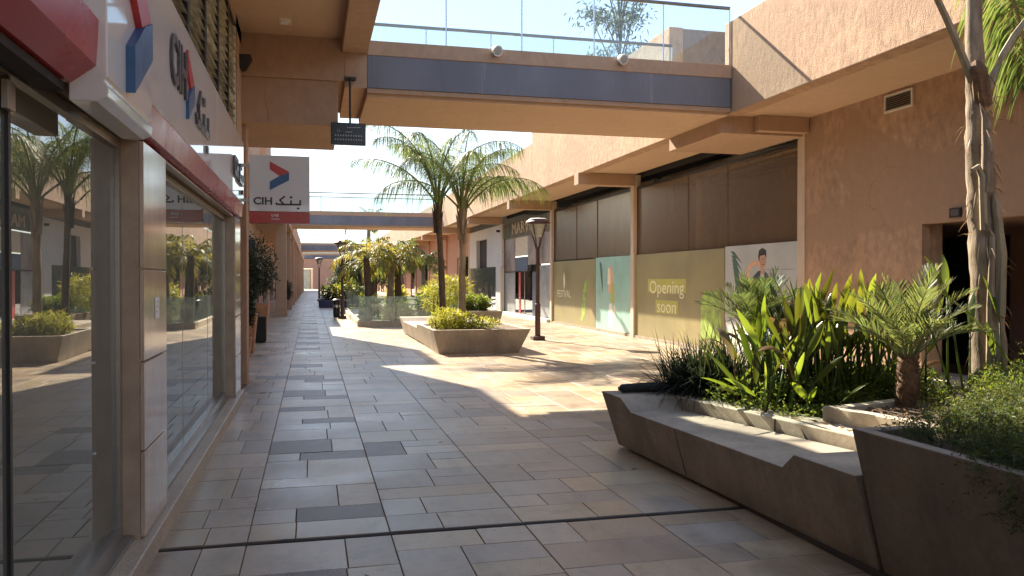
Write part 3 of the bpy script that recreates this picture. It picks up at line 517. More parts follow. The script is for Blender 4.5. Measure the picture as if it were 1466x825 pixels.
o = thing('hanging_sign', 'dark blue sign hanging from the left arcade ceiling behind the potted shrubs', 'sign', (-1.9, 27, 2.5)); B('sign_panel', 'blue_wall', o, -2.15, -1.72, 27, 27.08, 2.25, 2.85); B('sign_rod', 'dark_metal', o, -1.95, -1.92, 27.02, 27.05, 2.85, 4.2)
o = thing('cafe_awning', 'white sloping awning fixed to the left arcade behind the potted shrubs', 'awning', (-1.9, 24, 2.2)); MB().prism([(-2.28, 2.5), (-1.5, 2.08), (-1.5, 2.05), (-2.28, 2.46)], 'y', 22.5, 26).build('canvas', 'awning', o); B('valance', 'awning', o, -1.51, -1.49, 22.5, 26, 1.9, 2.07)
end = thing('end_building', 'pinkish building with a lit green doorway closing the far end of the walk', 'building', (0, 140, 0))
B('wall', 'stucco_pink', end, -14, -1.7, 140, 141, 0, 6.5); B('wall', 'stucco_pink', end, .2, 14, 140, 141, 0, 6.5); B('wall', 'stucco_pink', end, -1.7, .2, 140, 141, 3.4, 6.5); B('doorway_room', 'room_grey', end, -1.7, .2, 146, 147, 0, 3.4); B('door_leaf', 'glass_green', end, -1.6, -.2, 140.3, 140.35, 0, 3.2); B('door_frame', 'dark_metal', end, -.25, -.15, 140.2, 140.3, 0, 3.3)

# ------------------------------------------------------------------ planters
def ring(xs, ys, z): return [(xs[0], ys[0], z), (xs[1], ys[0], z), (xs[1], ys[1], z), (xs[0], ys[1], z)]
def tub(parent, bx, by, lean, h, mat='concrete', t=.09, name='tub', soil=True, leans=None):
    l0, l1, l2, l3 = leans or (lean,)*4           # -x, +x, -y, +y
    b0 = ring(bx, by, 0); t0 = ring((bx[0]-l0, bx[1]+l1), (by[0]-l2, by[1]+l3), h); t1 = ring((bx[0]-l0+t, bx[1]+l1-t), (by[0]-l2+t, by[1]+l3-t), h); t2 = ring((bx[0]-l0+t, bx[1]+l1-t), (by[0]-l2+t, by[1]+l3-t), h-.08)
    m = MB(); m.v = b0+t0+t1+t2; m.f = [(3, 2, 1, 0)]+[(i, (i+1) % 4, 4+(i+1) % 4, 4+i) for i in range(4)]+[(4+i, 4+(i+1) % 4, 8+(i+1) % 4, 8+i) for i in range(4)]+[(8+i, 8+(i+1) % 4, 12+(i+1) % 4, 12+i) for i in range(4)]+[(12, 13, 14, 15)]
    o = m.build(name, mat, parent, bevel=.008)
    if soil: B('soil', 'soil', o, bx[0]-l0+t, bx[1]+l1-t, by[0]-l2+t, by[1]+l3-t, h-.06, h-.03)
    return o
# foreground bench planter
fb = thing('bench_planter', 'big concrete planter with a built-in bench seat in the foreground', 'planter', (4.3, 5.5, 0))
def bx(y): return 2.84+(7.32-y)*.036          # front foot line, slightly turned
def fx(y, z): return bx(y)-.27*z
prof = [(7.39, .53), (6.95, .53), (6.78, .42), (4.50, .44), (4.34, .55), (3.80, .55)]
xb = [3.60-(y-4.7)*.175 if y < 6.9 else 3.22 for y, z in prof]; xb = [3.24, 3.24, 3.24, 3.62, 3.64, 3.74]
m = MB(); vs = []; fs = []
for (y, z), X in zip(prof, xb): vs += [(fx(y, z), y, z), (X, y, z), (bx(min(y, 7.32)), min(y, 7.32), .03), (X, min(y, 7.32), .03)]
for i in range(len(prof)-1):
    a, c = 4*i, 4*i+4; fs += [(a, c, c+1, a+1), (a+2, c+2, c, a)]
fs += [(0, 1, 3, 2), (20, 22, 23, 21)]; m.add(vs, fs); m.build('bench_seat', 'concrete', fb, bevel=.006)
for y in (5.95,): MB().hexa([(fx(y, .02)-.003, y-.004, .04), (fx(y, .02)-.003, y+.004, .04), (fx(y, .02)+.01, y+.004, .04), (fx(y, .02)+.01, y-.004, .04)], [(fx(y, .42)-.002, y-.004, .42), (fx(y, .42)-.002, y+.004, .42), (fx(y, .42)+.01, y+.004, .42), (fx(y, .42)+.01, y-.004, .42)]).build('panel_joint', 'joint', fb)
MB().hexa([(3.24, 6.9, .1), (3.70, 4.3, .1), (4.1, 4.3, .1), (3.62, 6.9, .1)], [(3.24, 6.9, .53), (3.70, 4.3, .53), (4.05, 4.3, .53), (3.56, 6.9, .53)]).build('seat_riser', 'concrete_light', fb, bevel=.008)
for y, dx in ((5.62, 0), (5.3, .002)): MB().tube([(3.24+(6.9-y)*.177-.004, y, .43), (3.24+(6.9-y)*.177-.004, y+(.0 if dx == 0 else .07), .525)], .006, 5).build('riser_crack', 'joint', fb)
MB().hexa([(3.24, 6.9, .1), (3.6, 6.9, .1), (3.6, 7.36, .1), (3.24, 7.36, .1)], [(3.242, 6.903, .528), (3.6, 6.903, .528), (3.6, 7.38, .528), (3.242, 7.38, .528)]).build('seat_end', 'concrete', fb)
MB().box(3.5, 6.25, 7.2, 7.36, .03, .56).box(6.1, 6.25, 3.7, 7.2, .03, .56).build('planter_wall', 'concrete', fb, bevel=.006); MB().hexa([(3.55, 7.19, .3), (3.55, 6.8, .3), (4.1, 3.85, .3), (6.1, 3.85, .3), (6.1, 7.19, .3)], [(3.55, 7.19, .5), (3.55, 6.8, .5), (4.08, 3.85, .5), (6.1, 3.85, .5), (6.1, 7.19, .5)]).build('soil', 'soil', fb)
inner = MB().hexa([(3.74, 5.42, .4), (4.0, 4.15, .4), (4.1, 4.15, .4), (3.84, 5.42, .4)], [(3.74, 5.42, .645), (4.0, 4.15, .645), (4.1, 4.15, .645), (3.84, 5.42, .645)]).build('inner_planter_box', 'concrete_light', fb, bevel=.006)
MB().hexa([(3.845, 5.32, .4), (4.75, 5.6, .4), (4.75, 5.7, .4), (3.845, 5.42, .4)], [(3.845, 5.32, .643), (4.75, 5.6, .643), (4.75, 5.7, .643), (3.845, 5.42, .643)]).build('inner_planter_box', 'concrete_light', fb, bevel=.006)
MB().hexa([(3.85, 5.32, .4), (4.1, 4.15, .4), (5.2, 4.15, .4), (4.8, 5.6, .4)], [(3.85, 5.32, .61), (4.1, 4.15, .61), (5.2, 4.15, .61), (4.8, 5.6, .61)]).build('inner_soil', 'soil', fb)
tp = thing('tall_planter', 'tall dark concrete planter with flared sides at the near end of the bench', 'planter', (4, 2.6, 0))
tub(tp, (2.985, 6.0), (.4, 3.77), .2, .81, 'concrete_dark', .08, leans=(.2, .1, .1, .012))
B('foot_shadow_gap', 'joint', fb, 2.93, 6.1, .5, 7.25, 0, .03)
for y in (2.2,): MB().hexa([(2.98, y-.004, .02), (2.98, y+.004, .02), (3.0, y+.004, .02), (3.0, y-.004, .02)], [(2.783, y-.004, .80), (2.783, y+.004, .80), (2.8, y+.004, .80), (2.8, y-.004, .80)]).build('panel_joint', 'joint', tp)
# black roll lying on the bench end
o = thing('rolled_mat', 'black rolled-up mat lying across the far end of the concrete bench', 'mat', (3.0, 7.2, .53))
MB().tube([(2.80, 7.20, .575), (2.83, 7.20, .575), (3.0, 7.205, .578), (3.3, 7.21, .577), (3.55, 7.215, .575), (3.57, 7.215, .575)], [.015, .040, .044, .045, .042, .02], 14).build('roll', 'black_cloth', o, smooth=True); MB().tube([(2.805, 7.2, .575), (2.795, 7.2, .575)], [.02, .018], 8).build('roll_end', 'dark_metal', o)
# middle planter with the tall palms
p2 = thing('palm_planter', 'flared concrete planter holding the two tall palms and a lime bush', 'planter', (3.5, 18.5, 0))
tub(p2, (2.64, 4.40), (17.32, 19.65), .2, .52, leans=(.14, .24, .14, .0)); 
m = MB(); prof = [(19.66, .5), (20.1, .5), (20.3, .40), (23.4, .40), (23.6, .5), (24.1, .5)]; vs = []; fs = []
for (y, z) in prof: vs += [(2.64-.27*z, y, z), (3.3, y, z), (2.64, y, .03), (3.3, y, .03)]
for i in range(5): a, c = 4*i, 4*i+4; fs += [(a, c, c+1, a+1), (a+2, c+2, c, a), (a+1, c+1, c+3, a+3)]
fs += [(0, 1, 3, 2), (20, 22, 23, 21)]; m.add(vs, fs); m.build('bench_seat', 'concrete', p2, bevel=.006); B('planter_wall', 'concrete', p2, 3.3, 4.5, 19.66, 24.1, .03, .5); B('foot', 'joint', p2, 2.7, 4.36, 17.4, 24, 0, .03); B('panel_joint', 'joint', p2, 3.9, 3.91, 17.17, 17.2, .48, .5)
p3 = thing('small_planter', 'smaller flared concrete planter with a round shrub, behind the palm planter', 'planter', (5.3, 26, 0)); tub(p3, (4.5, 5.75), (25.3, 27.5), .13, .6); B('step', 'concrete_light', p3, 4.3, 6.05, 24.95, 27.9, -.01, .14)
# glass-fenced sunken garden
ga = thing('glass_enclosure', 'planted opening fenced by greenish glass panels on a low stone kerb', 'balustrade', (3, 28, 0))
MB().box(1.5, 5.4, 27.95, 28.2, -.01, .19).box(1.5, 1.75, 28.2, 41, -.01, .19).box(5.15, 5.4, 28.2, 41, -.01, .19).build('kerb', 'concrete_light', ga, bevel=.01)
for i in range(3): B('glass_panel', 'glass_green', ga, 1.53+i*1.28, 2.79+i*1.28, 28.05, 28.066, .19, 1.02)
for i in range(9): B('glass_panel', 'glass_green', ga, 1.58, 1.596, 28.08+i*1.4, 29.46+i*1.4, .19, 1.02)
for i in range(9): B('glass_panel', 'glass_green', ga, 5.3, 5.316, 28.08+i*1.4, 29.46+i*1.4, .19, 1.02)
B('garden_soil', 'soil', ga, 1.75, 5.15, 28.2, 41, -.02, .06)
plain('paving_far', (.38, .31, .235), .4, 0, .2, 1.5); B('far_paving', 'paving_far', pave, -5, 8.7, 75.01, 149.9, -.019, -.002)
bp = thing('blue_planter', 'low dark blue planter box with bushes, far along the walk', 'planter', (1.7, 48, 0)); tub(bp, (.42, 2.9), (47, 51), .02, .43, 'blue_wall')
pots = []
def pot(x, y, r, h, label, mat='terracotta', sq=True):
    o = thing('plant_pot', label, 'plant pot', (x, y, 0), 'plant pots along the left shops')
    if sq:
        b0 = ring((x-r*.72, x+r*.72), (y-r*.72, y+r*.72), 0); t0 = ring((x-r, x+r), (y-r, y+r), h); t1 = ring((x-r*.85, x+r*.85), (y-r*.85, y+r*.85), h); t2 = ring((x-r*.85, x+r*.85), (y-r*.85, y+r*.85), h-.06)
        m = MB(); m.v = b0+t0+t1+t2; m.f = [(3, 2, 1, 0)]+[(4*k_+i, 4*k_+(i+1) % 4, 4*k_+4+(i+1) % 4, 4*k_+4+i) for k_ in range(3) for i in range(4)]+[(12, 13, 14, 15)]; m.build('pot_body', mat, o, bevel=.01)
    B('soil', 'soil', o, x-r*.8, x+r*.8, y-r*.8, y+r*.8, h-.09, h-.04)
pot(-1.35, 16.9, .2, .45, 'nearest and smallest terracotta pot by the brown column'); pot(-1.42, 18.6, .27, .85, 'tall terracotta pot behind the smallest one'); pot(-1.42, 22.6, .33, .95, 'pale terracotta pot behind the black bin')
pot(-1.35, 41.5, .3, .6, 'small far pot between two columns')
o = thing('waste_bin', 'black rectangular bin between the pots along the left shops', 'bin', (-1.28, 21.7, 0)); B('bin_body', 'black_cloth', o, -1.42, -1.12, 21.5, 21.8, .02, .62, bevel=.02); B('bin_lid', 'dark_metal', o, -1.43, -1.11, 21.49, 21.81, .62, .66, bevel=.01)

# ------------------------------------------------------------------ street lamps
def lamp(x, y, label, h=3.2):
    o = thing('street_lamp', label, 'street lamp', (x, y, 0), 'brown street lamps')
    B('base', 'rust_post', o, x-.16, x+.16, y-.16, y+.16, 0, .11, bevel=.015); MB().tube([(x, y, .11), (x, y, .95), (x, y, .96), (x, y, h-.75)], [.075, .075, .055, .05], 12).build('post', 'rust_post', o)
    for q in range(4): a = PI/4+q*PI/2; MB().tube([(x+.05*math.cos(a), y+.05*math.sin(a), h-.8), (x+.12*math.cos(a), y+.12*math.sin(a), h-.55), (x+.26*math.cos(a), y+.26*math.sin(a), h-.14)], .016, 6).build('arm', 'rust_post', o)
    MB().lathe((x, y, h-.5), [(.07, 0), (.13, .06), (.25, .36)], 16).build('lantern_glass', 'lamp_glass', o); MB().lathe((x, y, h-.14), [(.27, -.02), (.32, -.01), (.32, .04), (.3, .06), (.22, .12), (.05, .145)], 20).build('cap', 'rust_post', o); MB().lathe((x, y, h-.03), [(.25, .005), (.2, .03), (.05, .045)], 20).build('cap_top', 'lamp_white', o)
    return o
l1 = lamp(5.78, 20.72, 'brown street lamp with round cap beside the palm planter'); c = copy_tree(l1, None, (1.22, 34.1, 0)); c['label'] = 'dark street lamp standing at the corner of the glass fence'; c = copy_tree(l1, None, (.55, 62, 0)); c['label'] = 'far street lamp beyond the blue planter'
o = thing('litter_bin', 'grey litter bin standing against the foot of the lamp by the glass fence', 'bin', (1.0, 34.2, 0)); MB().lathe((1.0, 34.3, 0), [(.12, .02), (.14, .1), (.15, .7), (.16, .71), (.16, .76), (.08, .8)], 14).build('bin_body', 'dark_metal', o); MB().lathe((1.0, 34.3, 0), [(.153, .45), (.155, .55)], 14).build('bin_band', 'steel', o)

# ------------------------------------------------------------------ plants
def nrm(a): return a/np.maximum(np.linalg.norm(a, axis=-1, keepdims=True), 1e-9)
class Leaves:                                   # many small blades in one mesh, each a bent strip with its own tint
    def __init__(s): s.V = []; s.F = []; s.C = []; s.n = 0
    def blades(s, base, dirs, length, width, droop=0.0, side=None, tint=None, widest=.4, seg=3):
        base = np.asarray(base, float); d = nrm(np.asarray(dirs, float)); n = len(base); L = np.broadcast_to(np.asarray(length, float), (n,)); W = np.broadcast_to(np.asarray(width, float), (n,)); D = np.broadcast_to(np.asarray(droop, float), (n,))
        if side is None:
            r = NR.normal(size=(n, 3)); side = nrm(np.cross(d, r))
        else: side = nrm(np.asarray(side, float))
        def at(t): return base+d*(L*t)[:, None]+np.array([0, 0, -1.])*(D*L*t*t)[:, None]
        prof = [0.25, 1.0, .7] if seg == 3 else [.35, 1.0]
        ts = [0, widest, .75] if seg == 3 else [0, widest]
        rows = []
        for t, p in zip(ts, prof): c = at(t); o = side*(W*p*.5)[:, None]; rows += [c-o, c+o]
        rows.append(at(1.0)); k = len(rows); V = np.stack(rows, 1).reshape(-1, 3)
        f = []
        for i in range(len(ts)-1): f.append((2*i, 2*i+1, 2*i+3, 2*i+2))
        q = np.array(f)[None]+(np.arange(n)*k)[:, None, None]+s.n; tr = np.array([(k-3, k-2, k-1)])[None]+(np.arange(n)*k)[:, None, None]+s.n
        s.F += q.reshape(-1, 4).tolist()+tr.reshape(-1, 3).tolist(); s.V.append(V)
        if tint is None: tint = np.ones((n, 3))
        s.C.append(np.repeat(np.broadcast_to(np.asarray(tint, float), (n, 3)), k, 0)); s.n += n*k; return s
    def build(s, name, mat, parent, extra=None):
        o_ = wloc(parent) if parent is not None else Vector((0, 0, 0)); V = np.concatenate(s.V)-np.array(o_); C = np.concatenate(s.C)
        me = bpy.data.meshes.new(name); me.from_pydata(V.tolist(), [], s.F); me.materials.append(M[mat])
        a = me.attributes.new('tint', 'FLOAT_COLOR', 'POINT'); a.data.foreach_set('color', np.concatenate([C, np.ones((len(C), 1))], 1).astype(np.float32).ravel())
        o = bpy.data.objects.new(name, me); COL.objects.link(o); o.parent = parent; return o
def tints(n, var=.35, warm=.15):
    v = 1+NR.uniform(-var, var, (n, 1)); t = np.repeat(v, 3, 1); t[:, 0] *= 1+NR.uniform(-warm, warm*1.6, n); return t
def frond(parent, p0, az, el, L, droop, mat, bare=.2, nl=46, ll=.35, lw=.03, ldroop=.5, tw=0.0, rad=.02, pmat='petiole_green', vee=.25, fwd=.55, dead=0, curl=1.0):
    """one feather leaf: a rachis that arches under its weight, leaflets in two combs"""
    p0 = np.array(p0, float); h = np.array([math.cos(az), math.sin(az), 0]); up = np.array([0, 0, 1.])
    K = 14; pts = [p0]; e = el; st = L/K; sidew = np.array([-math.sin(az), math.cos(az), 0])
    for i in range(K):
        t = (i+1)/K; e2 = el-droop*(t**1.6)*curl; pts.append(pts[-1]+st*(h*math.cos(e2)+up*math.sin(e2)+sidew*tw*t*.3))
    pts = np.array(pts); m = MB(); m.tube(pts, [rad*(1-.85*i/K) for i in range(K+1)], 5); r = m.build('frond', pmat, parent)
    lv = Leaves(); ts = np.linspace(bare, .995, nl)+NR.uniform(-.004, .004, nl)
    ts = np.clip(ts, 0, .998); idx = np.minimum((ts*K).astype(int), K-1); fr = (ts*K-idx)[:, None]
    P = pts[idx]*(1-fr)+pts[idx+1]*fr; T = nrm(pts[idx+1]-pts[idx]); Sd = nrm(np.cross(T, up+1e-4*h)); Nn = np.cross(Sd, T)
    prof = np.sin(np.clip((ts-bare)/(1-bare), 0, 1)**.75*PI*.86+.28)**.7
    for sgn in (-1, 1):
        f = fwd+NR.uniform(-.12, .12, nl)+.5*(ts**3); d = Sd*sgn+T*f[:, None]+Nn*(vee+NR.uniform(-.3, .3, nl))[:, None]
        tt = tints(nl, .3)*(1+.0*ts[:, None]); lv.blades(P, d, ll*prof*NR.uniform(.8, 1.1, nl), lw*NR.uniform(.75, 1.15, nl), ldroop*NR.uniform(.5, 1.5, nl), np.cross(nrm(d), Nn+NR.normal(0, .35, (nl, 3))), tt)
    lv.build('leaflets', mat, r); return r
def trunk(parent, pts, rad, mat, seg=12, wob=.12, sub=6, name='trunk'):
    P = [Vector(p) for p in pts]; o = []; rr = []
    for i in range(len(P)-1):
        for j in range(sub):
            t = j/sub; o.append(P[i].lerp(P[i+1], t)+Vector((R.uniform(-1, 1), R.uniform(-1, 1), 0))*rad[i]*.05); rr.append(rad[i]*(1-t)+rad[i+1]*t)
    o.append(P[-1]); rr.append(rad[-1]); return MB().tube(o, rr, seg, wob=wob).build(name, mat, parent, smooth=True)
def feather_palm(x, y, z0, h, r0, r1, nf, L, label, mat='leaf_palm', lean=(0, 0), azs=None, els=None, group=None, bk='bark_palm', ll=.4, nl=46, lw=.03, droop=1.5, skirt=0, seed=0, pm='petiole_green', ldroop=.5, shaft=True, name='palm_tree'):
    R.seed(seed*7+3); t = thing(name, label, 'palm', (x, y, z0), group)
    tx, ty = x+lean[0], y+lean[1]
    trunk(t, [(x, y, z0-.05), (x+lean[0]*.25, y+lean[1]*.25, z0+h*.3), (x+lean[0]*.6, y+lean[1]*.6, z0+h*.65), (tx, ty, z0+h)], [r0, (r0+r1)*.52, r1*1.05, r1], bk)
    if shaft:
        for q in range(6):       # old leaf bases sheathing the crown
            a = q*2.4; MB().tube([(tx+r1*.9*math.cos(a), ty+r1*.9*math.sin(a), z0+h-.45-.1*q*h/4), (tx+r1*1.2*math.cos(a), ty+r1*1.2*math.sin(a), z0+h-.1-.1*q*h/4), (tx+r1*2.0*math.cos(a), ty+r1*2.0*math.sin(a), z0+h+.15-.1*q*h/4)], [r1*.5, r1*.42, r1*.12], 6).build('leaf_base', bk, t)
    for i in range(nf):
        a = azs[i] if azs else i*2.399+R.uniform(-.25, .25); u = i/max(1, nf-1)
        e = els[i] if els else 1.35-1.15*u+R.uniform(-.12, .12); l = L*(1-.25*(1-u))*R.uniform(.88, 1.08)
        frond(t, (tx+r1*.5*math.cos(a), ty+r1*.5*math.sin(a), z0+h-.12*u), a, e, l, droop*R.uniform(.8, 1.15)*(.75+.25*u), mat, .22, nl, ll, lw, ldroop, R.uniform(-.5, .5), .022*L/2.2, pm)
    return t
# tall pair in the palm planter
AZ = [1.2, -1.1, PI-.1, -.2, PI+.75, 2.3, .6, -2.0, -.8, 1.75, PI+.35, .1, 2.8]; EL = [1.52, 1.5, .95, 1.05, 1.25, 1.4, 1.3, 1.42, 1.2, 1.45, 1.4, 1.4, 1.2]
tp_kw = dict(group='tall palms in the palm planter', ll=.50, nl=100, lw=.015, ldroop=1.3, droop=1.9, mat='leaf_feather')
feather_palm(3.05, 19.3, .45, 3.0, .085, .07, 11, 3.0, 'taller dark-trunked feather palm, left one of the pair in the palm planter', lean=(-.12, .1), seed=1, bk='bark_dark', azs=AZ, els=EL, **tp_kw)
feather_palm(3.44, 18.95, .45, 2.8, .09, .075, 12, 2.8, 'tall feather palm with arching yellow-green leaves, right one of the pair in the palm planter', lean=(-.02, -.1), seed=2, bk='bark_palm', azs=[q+.45+.3*math.sin(i*5) for i, q in enumerate(AZ)], els=[e-.1+.15*math.sin(i*3) for i, e in enumerate(EL)], **tp_kw)
# yellowing palms inside the glass fence
for i, (x, y, h, L, ln) in enumerate(((2.05, 30.4, 2.35, 1.5, (-.1, 0)), (2.85, 31.2, 2.25, 1.45, (.12, 0)), (3.35, 32.5, 2.5, 1.6, (-.05, 0)), (2.45, 35, 2.3, 1.5, (0, 0)))):
    feather_palm(x, y, .05, h, .15, .12, 13, L, ('yellowing palm with a thick dark trunk, nearest the lamp inside the glass fence', 'yellowing palm with a pale leaning trunk in the middle of the glass fence', 'fresh green palm on the right inside the glass fence', 'drooping green palm behind the others inside the glass fence')[i], 'leaf_yellow' if i < 2 else 'leaf_palm', ln, seed=10+i, group='palms inside the glass fence', bk='bark_palm' if i == 1 else 'bark_dark', ll=.38, nl=44, lw=.032, ldroop=.8, droop=1.95, shaft=False)
# big palm in the foreground planter
R.seed(5); bp_ = thing('palm_tree', 'large foreground palm with pale fibrous trunk rising past the entrance', 'palm', (5.42, 5.6, .5))
trunk(bp_, [(5.42, 5.6, .4), (5.40, 5.6, 1.3), (5.36, 5.6, 2.1), (5.31, 5.6, 2.7), (5.27, 5.6, 3.3), (5.24, 5.6, 4.3)], [.15, .125, .115, .10, .07, .05], 'bark_palm', 16, .16, 8)
for (dx, z0, z1, s, lx) in ((-.10, .75, 2.05, .03, -.10), (.02, 1.3, 2.3, .045, -.03), (-.05, 2.3, 3.0, .04, -.08)):
    c = 5.42-.06*(z0-.5)
    MB().tube([(c+dx, 5.47, z0), (c+dx*1.1, 5.455, (z0+z1)/2), (c+lx*.9, 5.46, z1-.1), (c+lx*1.6, 5.46, z1)], [s, s*1.05, s*.7, s*.12], 7, wob=.2).build('leaf_base', 'bark_palm' if dx < 0 else 'petiole', bp_)
MB().tube([(5.27, 5.5, 2.0), (5.22, 5.47, 2.42), (5.17, 5.46, 2.5), (5.10, 5.45, 2.47)], [.03, .028, .025, .012], 6).build('broken_petiole', 'petiole', bp_)
lv = Leaves(); n_ = 110; zz = NR.uniform(.7, 3.3, n_); aa = NR.uniform(PI, 2*PI, n_); P = np.stack([5.42-.06*(zz-.5)+.12*np.cos(aa), 5.6+.13*np.sin(aa), zz], 1); lv.blades(P, np.stack([np.cos(aa), np.sin(aa), NR.uniform(-1.5, .6, n_)], 1), NR.uniform(.05, .16, n_), .008, .5, None, tints(n_)); lv.build('trunk_fibres', 'leaf_dry', bp_)['kind'] = 'stuff'
MB().tube([(5.29, 5.52, 3.0), (5.22, 5.5, 3.2), (5.19, 5.5, 3.28), (5.2, 5.52, 3.35)], [.06, .075, .07, .03], 8, wob=.4).build('fibre_mass', 'bark_scale', bp_)
crown = Vector((5.24, 5.6, 4.15))
frond(bp_, (5.19, 5.55, 3.2), PI+.2, 1.02, 2.6, .8, 'leaf_yellow', .68, 50, .5, .03, .9, 0, .035, 'petiole', .2)
frond(bp_, (5.33, 5.56, 3.1), -.1, 1.2, 2.6, 2.3, 'leaf_feather', .36, 60, .55, .026, 1.2, 0, .035, 'petiole', .2)
for az, el, L, dr, ld, tw in ((1.9, 1.48, 2.6, .7, .9, 0), (.42, .85, 2.3, 2.6, 1.1, 0), (.60, .55, 2.2, 2.2, 1.1, 0), (.2, 1.1, 2.6, 2.7, 1, 0), (.5, .25, 1.9, 1.6, 1.1, .2), (2.9, 1.4, 2.6, .8, .9, 0), (-1.3, 1.4, 2.4, .8, .9, 0), (-.3, 1.0, 2.4, 2.0, 1, 0), (PI, 1.42, 2.5, .7, .9, 0), (-2.3, 1.42, 2.5, .7, .9, 0)):
    frond(bp_, crown+Vector((.06*math.cos(az), .06*math.sin(az), 0)), az, el, L, dr, 'leaf_feather', .2, 70, .5, .020, ld, tw, .03, 'petiole', .2)
# dwarf date palms
def dwarf(x, y, z0, h, r, nf, L, label, seed):
    R.seed(seed); t = thing('dwarf_palm', label, 'palm', (x, y, z0), 'dwarf palms in the foreground planter'); trunk(t, [(x, y, z0-.1), (x, y, z0+h*.5), (x-.02, y, z0+h)], [r*1.0, r*1.05, r*.75], 'bark_scale', 12, .2, 5)
    b = MB()
    for i in range(90):
        a = i*2.399; z = z0+h*i/90; q = r*(1.02-.22*(i/90)); c = Vector((x+q*math.cos(a), y+q*math.sin(a), z)); o = Vector((math.cos(a), math.sin(a), 0)); s_ = Vector((-math.sin(a), math.cos(a), 0))
        b.add([c-s_*.022, c+s_*.022, c+o*.022+Vector((0, 0, .045)), c-s_*.016+Vector((0, 0, .03)), c+s_*.016+Vector((0, 0, .03))], [(0, 1, 2), (0, 2, 3), (1, 4, 2)])
    b.build('trunk_scales', 'bark_scale', t)
    for i in range(nf):
        u = i/(nf-1); a = i*2.399+R.uniform(-.2, .2); frond(t, (x-.02+r*.4*math.cos(a), y+r*.4*math.sin(a), z0+h-.02), a, 1.52-.85*u+R.uniform(-.1, .1), L*R.uniform(.85, 1.1), .35+.6*u, 'leaf_dwarf', .22, 36, .23, .010, .08, R.uniform(-.4, .4), .010, 'petiole_green', .4, 1.15)
dwarf(4.52, 5.45, .62, .38, .08, 22, .70, 'dwarf date palm with a short scaly trunk in front of the dark entrance', 31)
dwarf(4.2, 7.1, .5, .58, .075, 22, .64, 'dwarf palm with silvery leaves in front of the poster of the man', 32)
# bird-of-paradise clump: every big leaf is its own part
def paddle(parent, base, az, lean, stalk, L, W, tint, roll=0, mat='leaf_paddle', fold=.35, bend=.5):
    h = Vector((math.cos(az), math.sin(az), 0)); P0 = Vector(base); top = P0+h*(stalk*math.sin(lean))+Vector((0, 0, stalk*math.cos(lean)))
    d = (h*math.sin(lean+.15)+Vector((0, 0, math.cos(lean+.15)))).normalized(); sd = d.cross(Vector((math.cos(az+roll+PI/2), math.sin(az+roll+PI/2), .1))).normalized(); sd = Matrix.Rotation(roll, 3, d) @ Vector((-math.sin(az), math.cos(az), 0)); nn = sd.cross(d)
    vs = []; fs = []; K = 8; c = top.copy()
    for i in range(K+1):
        t = i/K; wd = W*.5*(math.sin(PI*min(1, t*.92+.06))**.8) if i < K else .002; lo = d*math.cos(bend*t*t)-nn*math.sin(bend*t*t)*(1 if nn.z > 0 else -1); lo = lo.normalized()
        if i: c = c+lo*(L/K)
        e = nn*(wd*fold); vs += [c-sd*wd+e, c, c+sd*wd+e]
        if i: a = 3*i; fs += [(a-3, a-2, a+1, a), (a-2, a-1, a+2, a+1)]
    m = MB(); m.add(vs, fs, tint); m.tube([P0, P0.lerp(top, .5)+h*.01, top], [.011, .009, .006], 5); m.c += [tint]*(len(m.v)-len(m.c))
    o = m.build('leaf', mat, parent, smooth=True); return o
R.seed(77); st = thing('paddle_leaf_plant', 'tall clump of glossy paddle-shaped leaves lit bright green, right of the dark grass', 'plant', (4.2, 6.3, .5))
for i in range(270):
    u = R.random(); cx = 3.52+1.75*R.random()**.9; cy = 6.35+R.uniform(-.45, .45)+.1*(cx-4); hgt = (.30+.62*math.sin(min(1, (cx-3.4)/1.2)*PI*.55))*R.uniform(.5, 1.08)
    v = R.uniform(.4, 1.3); paddle(st, (cx, cy, .5), R.uniform(0, 2*PI), abs(R.gauss(0, .34)), hgt*.85, R.uniform(.26, .42), R.uniform(.04, .07), (v*R.uniform(.9, 1.25), v, v*.8), R.uniform(-1.5, 1.5), mat='leaf_dry' if i % 17 == 0 else 'leaf_paddle', bend=R.uniform(-.1, .6) if i % 17 else 1.6)
for (x, y, az, ln, s_, L) in ((3.66, 6.0, PI, .75, .2, .35), (3.9, 5.75, PI+.5, .7, .2, .32), (3.7, 6.2, PI-.3, .9, .25, .35), (4.05, 5.75, -1.2, .6, .16, .3), (3.85, 5.8, -1.9, .5, .12, .25)): paddle(st, (x, y, .5), az, ln, s_, L, .07, (1.35, 1.3, .8), .4)
R.seed(78); st = thing('paddle_leaf_plant', 'sparse tall paddle leaves on thin stalks beside the big palm trunk', 'plant', (5.0, 5.1, .5))
for (x, y, az, ln, s_, L, W) in ((4.95, 5.3, 2.6, .15, .95, .4, .07), (5.0, 5.35, .8, .12, .7, .35, .06), (4.9, 5.3, PI, .4, .75, .3, .05), (5.35, 5.0, 2.3, .42, .45, .95, .10), (5.25, 5.05, .2, .1, .75, .55, .12), (5.45, 5.1, -.3, .3, .6, .5, .1), (5.1, 5.2, 1.2, .05, .5, .3, .07), (5.5, 5.2, .5, .2, .8, .4, .09), (5.3, 5.3, 1.5, .1, .8, .4, .08), (4.85, 5.4, 1.0, .1, 1.0, .35, .06)):
    paddle(st, (x, y, .5), az, ln, s_, L, W, (.9, .95, .9), R.uniform(-.5, .5))
